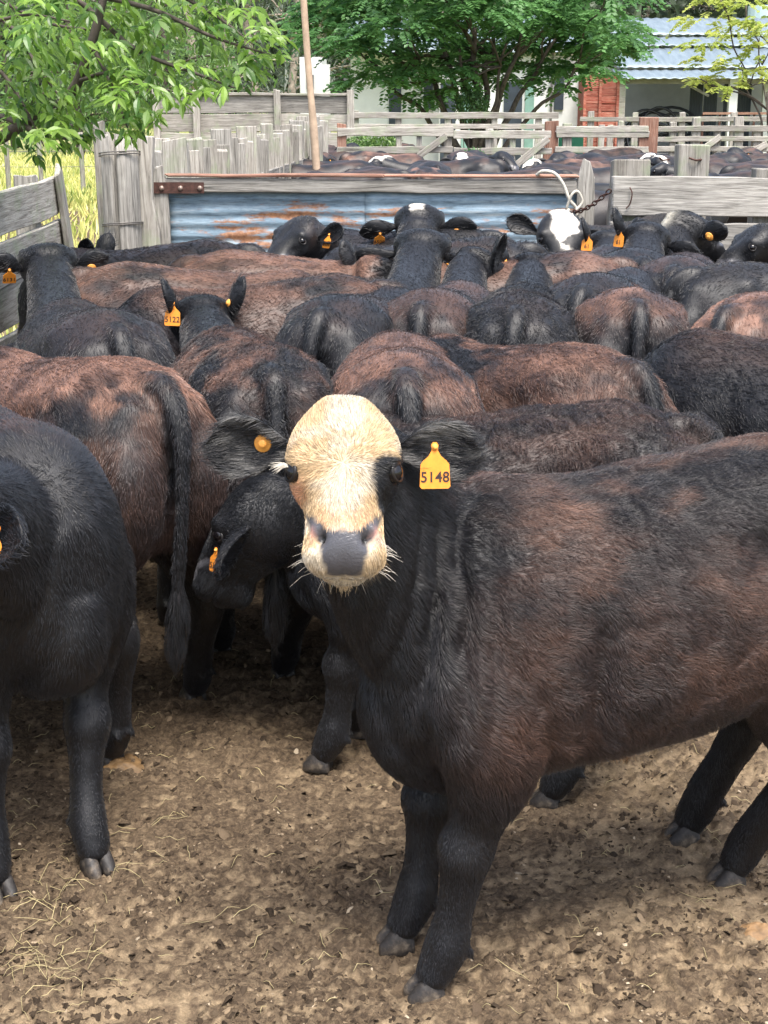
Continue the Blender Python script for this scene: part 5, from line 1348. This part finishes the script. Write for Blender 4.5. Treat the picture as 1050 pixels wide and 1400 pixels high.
# coil of black pipe on the shed floor
cp = root('pipe_coil', (hx(890), HY + .5, 0), 'heap of black plastic pipe coils under the shed roof', 'pipe')
R = random.Random(3)
for i in range(11):
    r = R.uniform(.65, 1.35); c = (hx(893) + R.uniform(-.5, .6), HY + R.uniform(-.3, .5)); h = R.uniform(.9, 1.85) * (1.0 if c[0] < hx(905) else .8); ph = R.uniform(-.5, .9)
    pts = [(c[0] + r * math.cos(a), c[1] + r * .35 * math.sin(a), -.02 + h * (max(0, math.sin(a - ph)) * .8 + .2) + R.uniform(0, .03)) for a in np.linspace(0, 2 * math.pi, 12)]
    V, F = tube(crom(pts, 3), .038, 6); o = link('pipe_loop', mesh_np('pipe_loop', V, F), None, [M['hose']]); o.parent = cp; o.matrix_local = parent_inv(cp)
# red rail frame (cattle trailer rail) before the doors
tr = root('steel_rack', (hx(985), HY - 1.6, 0), 'low rusty steel rack standing in front of the dark doors', 'rack')
m = MB(); z1 = hz(155, HY - 1.6)
m.box(((hx(942) + hx(1032)) / 2, HY - 1.6, z1), (hx(1032) - hx(942), .05, .06)); m.box(((hx(942) + hx(1032)) / 2, HY - 1.6, z1 - .35), (hx(1032) - hx(942), .04, .05))
o = m.build('rack_rail', M['woodred']); o.parent = tr; o.matrix_local = parent_inv(tr)
for px in (943, 965, 987, 1010, 1031): part('rack_leg', (hx(px), HY - 1.55, z1 / 2), (.05, .05, z1), M['iron'], tr)
# red boarded building between
rb = root('red_boarded_store', (hx(815), HY + 1, 0), 'small store faced with faded red boards left of the shed', 'building')
z = .02
while z < hz(104):
    for a, c in ((794, 812), (815, 836)): plank('board', (hx(a), HY - .62, z + .1), (hx(c), HY - .62, z + .1), .185, .04, M['redboard'], rb, (0, 1, 0), seg=3, end=.004)
    z += .2
for px in (793, 813.5, 837): part('corner_post', (hx(px), HY - .66, hz(104) / 2), (.07, .09, hz(104)), M['redboard'], rb)
part('wall', (hx(815), HY + .6, hz(104) / 2), (hx(838) - hx(792) - .1, 2.3, hz(104) - .05), M['redboard'], rb)
# long white farmhouse behind the tree
wh = root('white_farmhouse', (hx(600), HY + 2, 0), 'long white farmhouse half hidden behind the big tree', 'house')
def wall_run(x0, x1, ztop, y): part('wall', ((hx(x0, y) + hx(x1, y)) / 2, y + .1, ztop / 2), (hx(x1, y) - hx(x0, y), .2, ztop), M['white'], wh)
wall_run(480, 600, 3.0, HY + 2); wall_run(600, 792, 3.1, HY + 1)
wall_run(412, 452, hz(88, HY + 6), HY + 6); part('gable_wall', (hx(430, HY + 8.5), HY + 8.5, 1.5), (.7, 4, 3.0), M['white'], wh)
roof('roof_sheet', hx(470), hx(795), HY + .6, 3.0, HY + 5, 4.2, .28, wh, M['roof'])
for px, w, y, mat in ((612, 20, HY + 1, 'darkdoor'), (700, 24, HY + 1, 'darkdoor'), (540, 16, HY + 2, 'darkdoor')):
    f = part('doorway', (hx(px, y), y - .03, 1.1), (w / F_PX * y, .06, 2.2), M[mat], wh)
for px, w in ((640, 14), (727, 12)): part('door_panel', (hx(px), HY + .96, 1.1), (w / F_PX * HY, .05, 2.2), M['tealdoor'], wh)
for px, y in ((762, HY + 1), (585, HY + 2)): part('window', (hx(px, y), y - .02, 1.9), (.26, .08, .9), M['darkdoor'], wh)
part('window', (hx(425, HY + 6), HY + 5.97, hz(112, HY + 6)), (.22, .08, .42), M['darkdoor'], wh)
part('drain_pipe', (hx(757), HY + .93, 1.5), (.06, .06, 3.0), M['wire'], wh)
gp = root('green_gate_panel', (hx(770, 34), 34, 0), 'faded green panel leaning before the red boarded store', 'panel'); part('panel', (hx(780, 34), 34, .5), (.55, .05, .95), flat('green_panel', (.02, .16, .10), .6), gp)
wt = root('water_tank', (hx(1037, 70), 70, 0), 'pale blue tank standing far behind the shed roof', 'tank'); V, F = tube([(X(1040, 70), 70, 0), (X(1040, 70), 70, hz(8, 70))], .9, 20); o = link('tank_body', mesh_np('tank', V, F, False), None, [flat('pale_blue_tank', (.45, .58, .66), .5)]); o.parent = wt; o.matrix_local = parent_inv(wt)

# ------------------------------------------------------------------ the herd in the near pen
XY = lambda px, py, h=1.12: tuple(at_h(px, py, h)[:2])
XD = lambda px, d: ((px - 525) / F_PX * (d * CP + .3), d)
UPR = dict(w=.26, u=-.8, v=.75, len=.56, wid=.32, fw=1.2, fv=.3, fu=0)          # ears pricked upright
OUT = dict(u=-.15, v=-.05)
G1 = 'black cattle crowded in the near pen'
A = cow(dict(seed=1, lashes=-1, beard=True, sheath=(-.03, 0, .53), xs=.94, heading=196, withers_at=(.25, 2.90), vox=.0085, smooth=7, fat=1.03,
    poll_w=at_d(470, 556, 2.66), head_yaw_w=-90, head_pr=(58, 0), head_len=.31, head_w=1.05, jaw_depth=.95, neck=1.06, pink_nose=.8,
    hoofs_w=dict(FL=(.10, 2.755), FR=(.04, 2.95), HL=(.845, 3.22), HR=(.78, 3.44)),
    brown=.66, brown_from=.48, rust=.55, face='full', ear_white=.22, hair=130000, hair_pts=5, hair_len=.024, hair_rad=.00055, curl=.2,
    folds=[((.44, .16, .84), (.12, .14, .20), (.9, .2, .15), 130, .0075)],
    patches=[((.30, .2, .62), (.12, .3, .10), .8), ((-.1, .25, .75), (.35, .3, .25), .5)],
    show_hoofs=('FL', 'FR', 'HL', 'HR'),
    ears={-1: dict(u=-.16, v=-.05, len=.58, wid=.44), 1: dict(u=-.08, v=-.05, len=.56, wid=.42)},
    tags=[dict(ear=1, kind='flag', at=(.46, -.1), num='5148', off=.045, size=1.05), dict(ear=-1, kind='button', at=(.40, 0.2), size=1.15)]),
    'black steer with a cream white face looking straight at the camera, orange tag 5148', 'steer', G1, 'steer')

cow(dict(seed=2, heading=312, withers_at=(-.90, 3.46), fat=1.05, poll_w=at_d(-98, 640, 2.98), head_yaw_w=232, head_pr=(40, 0),
    hoofs_w=dict(FL=(-.715, 3.29), FR=(-.93, 3.17)), brown=.45, brown_from=.80, hair=45000, hair_len=.020, hair_rad=.0007, show_hoofs=('FL', 'FR', 'HL', 'HR'), vox=.011,
    ears={1: dict(u=-.1, v=.1, len=.5, wid=.4)}, tags=[dict(ear=1, kind='flag', at=(.45, 0), num='5116', off=.02)]),
    'black steer cut by the left picture edge, chest and two front legs facing the camera', 'steer', G1, 'steer')

cow(dict(seed=3, heading=136, tail_at=XY(212, 514), poll_w=at_d(-38, 500, 4.95), head_yaw_w=140, head_pr=(20, 0), hoofs_w=dict(HR=(-.60, 4.35)), fat=1.06,
    brown=1.0, brown_from=.45, rust=1.3, hair=50000, hair_len=.022, hair_rad=.0008, show_hoofs=('HL', 'HR', 'FL', 'FR'), tail_swing=.03, vox=.011, ears={-1: UPR, 1: UPR}),
    'big brown and black steer on the left, tail hanging straight over its hind leg', 'steer', G1, 'steer')

cow(dict(seed=4, heading=172, scale=.92, tail_at=XY(932, 574, 1.02), poll_w=at_d(343, 655, 3.95), head_yaw_w=165, head_pr=(60, 0), head_len=.40, neck=.9, hoofs_w=dict(FL=(-.175, 3.87), HL=(.45, 3.64), HR=(.60, 3.98), FR=(-.05, 4.1)),
    brown=.45, brown_from=.6, rust=.2, hair=60000, hair_len=.026, hair_rad=.0008, curl=.55, show_hoofs=('FL', 'HL', 'HR', 'FR'), vox=.011, fat=1.0,
    ears={1: dict(w=.8, u=.8, v=.0, len=.44, wid=.34, fv=-.2, fw=.5)}, tags=[dict(ear=1, kind='flag', at=(.55, 0), num='5107', front=True, turn=(.6, .7, .1), off=.03, size=.9)]),
    'curly coated black cow standing crosswise behind the white faced steer, head lowered to the left', 'cow', G1)

cow(dict(seed=5, heading=104, tail_at=XY(370, 498), poll_w=at_d(277, 403, 5.75), head_yaw_w=106, head_pr=(35, 0), hoofs_w=dict(HR=(-.33, 4.53), HL=(-.56, 4.75)),
    brown=.75, brown_from=.5, rust=.5, hair=38000, hair_len=.024, hair_rad=.0009, show_hoofs=('HL', 'HR', 'FL', 'FR'), curl=.5, ears={-1: UPR, 1: UPR},
    tags=[dict(ear=1, kind='flag', at=(.35, 0), num='5122', front=False, turn=(-.85, .5, .15), off=.035, size=1.15), dict(ear=-1, kind='button', at=(.4, 0), front=False)]),
    'brown black cow seen from behind directly left of the white face, ears pricked upright', 'cow', G1)

cow(dict(seed=6, heading=91, tail_at=XY(556, 507), poll=(.80, .05, .72), head_dir=(0, 55, 0), brown=1.0, brown_from=.5, rust=.7, hair=30000, hair_len=.022, hair_rad=.0009),
    'brown rump with a dark tail root, directly above and behind the white faced steer\'s ear', 'cow', G1)

cow(dict(seed=7, heading=133, scale=.97, tail_at=XY(862, 497, 1.08), poll=(.78, .1, .80), head_dir=(10, 50, 0), brown=1.0, brown_from=.5, rust=.7, hair=36000, hair_len=.026, hair_rad=.0009, curl=.2),
    'rusty brown cow with a thick black tail, rump turned right behind the curly cow', 'cow', G1)

cow(dict(seed=8, heading=152, withers_at=(1.10, 4.80), poll=(.78, .05, .75), head_dir=(10, 50, 0), brown=.45, rust=.4, brown_from=.75, hair=30000, hair_len=.026, hair_rad=.0009, curl=.25),
    'greyish brown backed black cow at the right edge, above the white faced steer\'s rump', 'cow', G1)

cow(dict(seed=9, heading=113, tail_at=XY(160, 443), poll_w=at_d(66, 334, 6.55), head_yaw_w=108, head_pr=(22, 0), head_len=.38, brown=.35, rust=.2, brown_from=.8, hair=26000, hair_len=.018, hair_rad=.0010,
    ears={1: dict(u=-.55, v=.3, fw=.3, len=.44, wid=.34), -1: dict(u=-.55, v=.3, fw=.3, len=.44, wid=.34)}, tags=[dict(ear=1, kind='flag', at=(.45, 0), num='6131', front=False, off=.02), dict(ear=-1, kind='button', at=(.45, 0), front=False, size=1.3)]),
    'black cow beside the left fence seen from behind, both ears spread and tagged', 'cow', G1)

cow(dict(seed=10, heading=186, tail_at=XY(525, 384), poll_w=at_d(212, 412, 6.0), head_yaw_w=200, head_pr=(55, 0), brown=.75, rust=.4, brown_from=.5, hair=22000, hair_rad=.0010, hair_len=.02, curl=.5),
    'dark brown cow standing crosswise with its curly lowered forehead between two upright eared cows', 'cow', G1)

cow(dict(seed=11, heading=6, tail_at=XY(112, 368), poll=(.85, 0, .85), head_dir=(0, 40, 0), brown=1.0, rust=.5, brown_from=.5, hair=18000, hair_rad=.0011, hair_len=.016, vox=.015),
    'long brown backed cow standing crosswise behind the cow by the left fence', 'cow', G1)

cow(dict(seed=12, heading=184, tail_at=XY(338, 334), poll_w=at_d(128, 340, 7.75), head_yaw_w=170, head_pr=(35, 0), brown=.12, hair=12000, hair_rad=.0012, hair_len=.016, vox=.016, ears={-1: UPR, 1: UPR}),
    'plain black cow standing crosswise nearest the gate hinge', 'cow', G1)

cow(dict(seed=13, heading=5, tail_at=XY(258, 350), poll_w=at_d(512, 350, 7.0), head_yaw_w=62, head_pr=(40, 0), brown=1.15, rust=.8, brown_from=.4, hair=16000, hair_rad=.0011, hair_len=.018, vox=.015, ears={1: UPR},
    tags=[dict(ear=1, kind='flag', at=(.4, 0), num='6140', front=False, turn=(-.85, .5, .15), off=.035)]),
    'rusty brown cow crosswise below the black head that looks left', 'cow', G1)

cow(dict(seed=14, heading=160, withers_at=XD(478, 8.65), poll_w=at_d(414, 296, 8.3), head_yaw_w=222, head_pr=(42, 0), head_len=.40, brown=.05, hair=12000, hair_rad=.0012, hair_len=.016, vox=.014,
    ears={1: dict(u=-.5, v=.2, len=.5, wid=.36), -1: OUT}, tags=[dict(ear=1, kind='flag', at=(.42, 0), num='6171', off=.02)]),
    'all black cow looking left over the brown backs in front of the blue gate', 'cow', G1)

cow(dict(seed=15, heading=73, tail_at=XY(440, 421), poll_w=at_d(573, 315, 7.0), head_yaw_w=78, head_pr=(18, 0), head_len=.40, brown=.08, neck=1.05, hair=24000, hair_rad=.0010, hair_len=.018,
    ears={1: dict(u=.0, v=-.1, len=.56, wid=.40, fv=1), -1: dict(u=-.6, v=-.6, len=.5, wid=.36)}, tags=[dict(ear=1, kind='flag', at=(.42, -.1), num='6877', front=False, off=.03, size=1.15), dict(ear=-1, kind='button', at=(.3, 0), front=False, size=1.2)],
    folds=[((.5, 0, .95), (.16, .2, .2), (1, 0, .5), 120, .004)]),
    'all black cow seen from behind, head raised, tag 6877 in its left ear', 'cow', G1)

cow(dict(seed=16, heading=86, withers_at=XD(560, 7.9), poll_w=at_d(572, 279, 8.4), head_yaw_w=84, head_pr=(28, 0), head_len=.42, face='poll', brown=.1, hair=12000, hair_rad=.0012, hair_len=.016, vox=.014,
    ears={1: dict(u=-.1, v=-.15, len=.5, wid=.38), -1: dict(u=-.25, v=-.0, len=.5, wid=.36)}, tags=[dict(ear=1, kind='flag', at=(.5, 0), num='6508', front=False, off=.02, size=1.1), dict(ear=-1, kind='button', at=(.45, 0), front=False, size=1.4)]),
    'black cow with a white topped head seen from behind against the gate, tag 6508', 'cow', G1)

cow(dict(seed=17, heading=176, tail_at=XY(722, 331), poll=(.8, -.1, .8), head_dir=(0, 50, 0), brown=.3, brown_from=.8, hair=12000, hair_rad=.0012, hair_len=.022, curl=.9, vox=.016),
    'curly dark back standing crosswise right of the white topped head at the gate', 'cow', G1)

cow(dict(seed=18, heading=77, tail_at=XY(577, 413), poll_w=at_d(652, 338, 6.95), head_yaw_w=50, head_pr=(52, 0), brown=.5, rust=.1, brown_from=.6, hair=22000, hair_rad=.0010, hair_len=.018,
    ears={1: dict(u=-.5, v=-.2, len=.5, wid=.3), -1: UPR}, tags=[dict(ear=1, kind='flag', at=(.5, 0), num='77', front=False, turn=(-.85, .5, .15), off=.035, size=1.15)]),
    'dark cow in the middle, rump to the camera, head bent down right', 'cow', G1)

cow(dict(seed=19, heading=83, tail_at=XY(706, 419), poll_w=at_d(726, 345, 7.0), head_yaw_w=84, head_pr=(45, 0), brown=.25, rust=.1, brown_from=.8, hair=24000, hair_rad=.0010, hair_len=.024, curl=.5,
    ears={1: UPR, -1: dict(u=.3, v=.0, len=.54, wid=.40)}, tags=[dict(ear=1, kind='flag', at=(.3, 0), num='68', front=False, turn=(-.85, .5, .15), off=.035, size=1.15), dict(ear=-1, kind='button', at=(.25, 0), front=False, size=1.2)]),
    'black cow with curly back hair, right ear hanging with a round tag', 'cow', G1)

cow(dict(seed=20, heading=68, tail_at=XY(797, 389), poll_w=at_d(883, 303, 7.55), head_yaw_w=78, head_pr=(30, 0), head_len=.38, brown=.45, rust=.2, brown_from=.9, hair=16000, hair_rad=.0011, hair_len=.018, vox=.014,
    ears={1: UPR, -1: dict(u=-.2, v=-.3)}, tags=[dict(ear=1, kind='flag', at=(.3, 0), num='61', front=False, turn=(-.85, .5, .15), off=.035, size=1.15)]),
    'black cow with one upright left ear, just left of the white crested head', 'cow', G1)

cow(dict(seed=21, heading=88, tail_at=XY(873, 411), poll=(.80, 0, .75), head_dir=(0, 55, 0), brown=1.3, rust=1.0, brown_from=.78, hair=22000, hair_rad=.0010, hair_len=.020, fat=1.02),
    'tan backed rump with black buttocks on the right, tail straight to the camera', 'cow', G1)

cow(dict(seed=22, heading=75, withers_at=XD(932, 7.35), poll_w=at_d(932, 288, 7.9), head_yaw_w=38, head_pr=(35, 0), head_len=.42, crest=True, brown=.15, hair=12000, hair_rad=.0012, hair_len=.02, vox=.014,
    ears={1: dict(u=-.3, v=.1, len=.46, wid=.32), -1: dict(u=-.3, v=.3, len=.46, wid=.34)}, tags=[dict(ear=1, kind='flag', at=(.5, 0), num='613', front=False, off=.02, turn=None), dict(ear=-1, kind='button', at=(.5, 0), front=False, size=1.5)]),
    'black cow with a white crested poll turned right before the grey boards', 'cow', G1)

cow(dict(seed=23, heading=4, tail_at=XY(945, 366), poll=(.85, 0, .9), head_dir=(0, 40, 0), brown=.2, brown_from=.9, hair=14000, hair_rad=.0011, hair_len=.018, vox=.014),
    'smooth grey black back at the right edge above the reddest cow', 'cow', G1)

cow(dict(seed=24, heading=48, tail_at=XY(1000, 418), poll=(.82, 0, .85), head_dir=(0, 40, 0), brown=1.7, rust=1.6, brown_from=.40, hair=18000, hair_rad=.0010, hair_len=.018),
    'reddest brown cow, cut off by the right picture edge', 'cow', G1)

cow(dict(seed=25, heading=185, withers_at=XD(1150, 7.95), poll_w=at_d(1042, 306, 7.9), head_yaw_w=190, head_pr=(42, 0), brown=.05, hair=8000, hair_rad=.0012, hair_len=.016, vox=.015, ears={1: dict(u=-.4, v=.2)}),
    'black head coming in from the right picture edge below the grey board', 'cow', G1)

cow(dict(seed=26, heading=212, withers_at=XD(800, 8.95), poll_w=at_d(768, 290, 8.5), head_yaw_w=272, head_pr=(55, 0), head_len=.42, face='blaze', brown=.05, hair=14000, hair_rad=.0012, hair_len=.014, vox=.013,
    ears={-1: dict(u=-.7, v=.0, len=.5, wid=.34), 1: dict(u=.2, v=-.3, len=.35, wid=.3)}),
    'black cow with a white blaze facing the camera at the latch end of the gate', 'cow', G1)

cow(dict(seed=27, heading=176, tail_at=XY(846, 352), poll=(.8, -.1, .85), head_dir=(0, 50, 0), brown=1.0, rust=.6, brown_from=.6, hair=14000, hair_rad=.0011, hair_len=.016, vox=.015),
    'brown back standing crosswise just below the white blazed face', 'cow', G1)

cow(dict(seed=28, heading=92, withers_at=XD(836, 7.75), poll_w=at_d(832, 314, 8.25), head_yaw_w=96, head_pr=(35, 0), brown=.1, hair=10000, hair_rad=.0012, hair_len=.016, vox=.015, ears={1: UPR, -1: UPR},
    tags=[dict(ear=1, kind='flag', at=(.4, 0), num='61', front=False, turn=(-.85, .5, .15), off=.035, size=1.15)]),
    'black cow seen from behind under the gate chain, left ear pricked and tagged', 'cow', G1)

# ------------------------------------------------------------------ cattle of the second pen, beyond the gate
G2 = 'cattle crowded in the second pen beyond the gate'
def far_proto(**kw):
    p = dict(seed=60, vox=.022, smooth=3, brown=.3, ear_res=(8, 6), lids=False, at=(0, 0), heading=0); p.update(kw)
    c = cow(p, 'x', 'cow', G2); o = c['obj']; return o
protos = {
    'black': far_proto(seed=61, poll=(.86, .0, 1.10), head_dir=(0, 35, 0), ears={1: OUT, -1: OUT}),
    'brown': far_proto(seed=62, poll=(.84, .1, .90), head_dir=(10, 45, 0), brown=1.2, rust=.9, brown_from=.5),
    'blaze': far_proto(seed=63, poll=(.84, .1, 1.15), head_dir=(15, 45, 0), face='blaze', ears={1: OUT, -1: OUT}),
    'tagged': far_proto(seed=64, poll=(.80, .15, 1.18), head_dir=(35, 40, 0), brown=.5, ears={1: OUT, -1: OUT}, tags=[dict(ear=1, kind='flag', at=(.5, 0), off=.02, size=1.2), dict(ear=-1, kind='button', at=(.5, 0), size=1.5)]),
    'low': far_proto(seed=65, poll=(.86, 0, .70), head_dir=(0, 50, 0), brown=.2),
}
used = set()
def far_cow(kind, px, py, d, heading, label, anchor='head'):
    src = protos[kind]; py = py - (13 if anchor == 'head' else 6)
    if kind in used:
        o = src.copy(); COL.objects.link(o)
        for ch_ in src.children:
            c = ch_.copy(); COL.objects.link(c); c.parent = o
            for g in ch_.children: q = g.copy(); COL.objects.link(q); q.parent = c
    else: o = src; used.add(kind)
    h = math.radians(heading); k = {'head': .95, 'tail': -.55, 'mid': 0}[anchor]; hh = 1.12 if anchor != 'head' else {'tagged': 1.18, 'blaze': 1.15, 'black': 1.10}.get(kind, 1.1); p = at_h(px, py, hh); d = p[1]
    o.location = (p[0] - math.cos(h) * k, p[1] - math.sin(h) * k, 0); o.rotation_euler = (0, 0, h); tag(o, label, 'cow', G2)
for a in [
    ('tagged', 412, 222, 14.2, 262, 'black head with spread ears facing the camera at the far pen\'s left end'),
    ('tagged', 462, 208, 15.6, 225, 'taller black head with an orange tag by the far picket fence end'),
    ('brown', 480, 215, 16.2, 20, 'brown shoulder behind the tallest black head of the far pen', 'tail'),
    ('low', 470, 238, 13.4, 175, 'black back just above the gate rail, left part of the far pen', 'mid'),
    ('low', 560, 236, 13.2, 10, 'black back just above the gate rail below the rail gates', 'mid'),
    ('blaze', 545, 226, 14.0, 10, 'black head with a white face turned right in the far pen'),
    ('brown', 575, 238, 13.3, 80, 'tan orange rump just above the middle of the gate', 'tail'),
    ('blaze', 618, 222, 14.6, 255, 'broad white face looking at the camera from the far pen'),
    ('black', 650, 222, 14.9, 80, 'black rump right beside the broad white face', 'tail'),
    ('low', 690, 238, 13.3, 178, 'low black back above the gate rail right of the white face', 'mid'),
    ('tagged', 742, 222, 14.6, 250, 'black head with orange ear tags above the rope end of the gate'),
    ('blaze', 712, 230, 13.8, 200, 'dark head with a pale nose left of the tagged head'),
    ('low', 800, 232, 14.0, 5, 'long dark back seen between the gate end and the first right post', 'mid'),
    ('brown', 822, 225, 15.0, 0, 'brownish long back stretching right behind the broad right post', 'mid'),
    ('blaze', 902, 226, 13.6, 300, 'black and white head between the two right posts'),
    ('black', 900, 245, 12.0, 200, 'dark body low between the two right posts', 'mid'),
    ('black', 1010, 226, 13.5, 175, 'smooth grey black back over the right board fence', 'mid'),
    ('low', 990, 240, 12.2, 170, 'dark bony back right above the right board fence', 'mid'),
    ('black', 1070, 232, 14.2, 10, 'black back at the far right end of the second pen', 'mid'),
    ('low', 850, 262, 11.2, 178, 'dark body close behind the gate chain', 'mid'),
    ('black', 398, 219, 15, 250, 'small black head at the very left end of the far pen, next to the pickets'),
    ('low', 440, 228, 15, 190, 'black back between the two tagged heads left in the far pen', 'mid'),
    ('blaze', 505, 226, 15, 170, 'white nosed black head behind the brown shoulder in the far pen'),
    ('black', 528, 219, 16, 340, 'black head lifted behind the white face that looks right'),
    ('low', 596, 230, 15, 100, 'black rump between the tan rump and the broad white face', 'tail'),
    ('tagged', 676, 220, 16, 285, 'black tagged head looking out below the brace of the rail gate'),
    ('black', 768, 219, 16, 215, 'black head above the latch post of the gate'),
    ('low', 845, 217, 17, 178, 'long black back low in front of the reddish post', 'mid'),
    ('blaze', 872, 222, 15, 200, 'pale nosed head close beside the broad right post'),
    ('black', 950, 221, 16, 10, 'black back stretching behind the square topped post', 'mid'),
    ('tagged', 985, 214, 18, 240, 'black tagged head above the smooth grey back on the right'),
    ('black', 1040, 214, 18, 185, 'black back in the farthest right row of the far pen', 'mid')]:
    far_cow(*a)
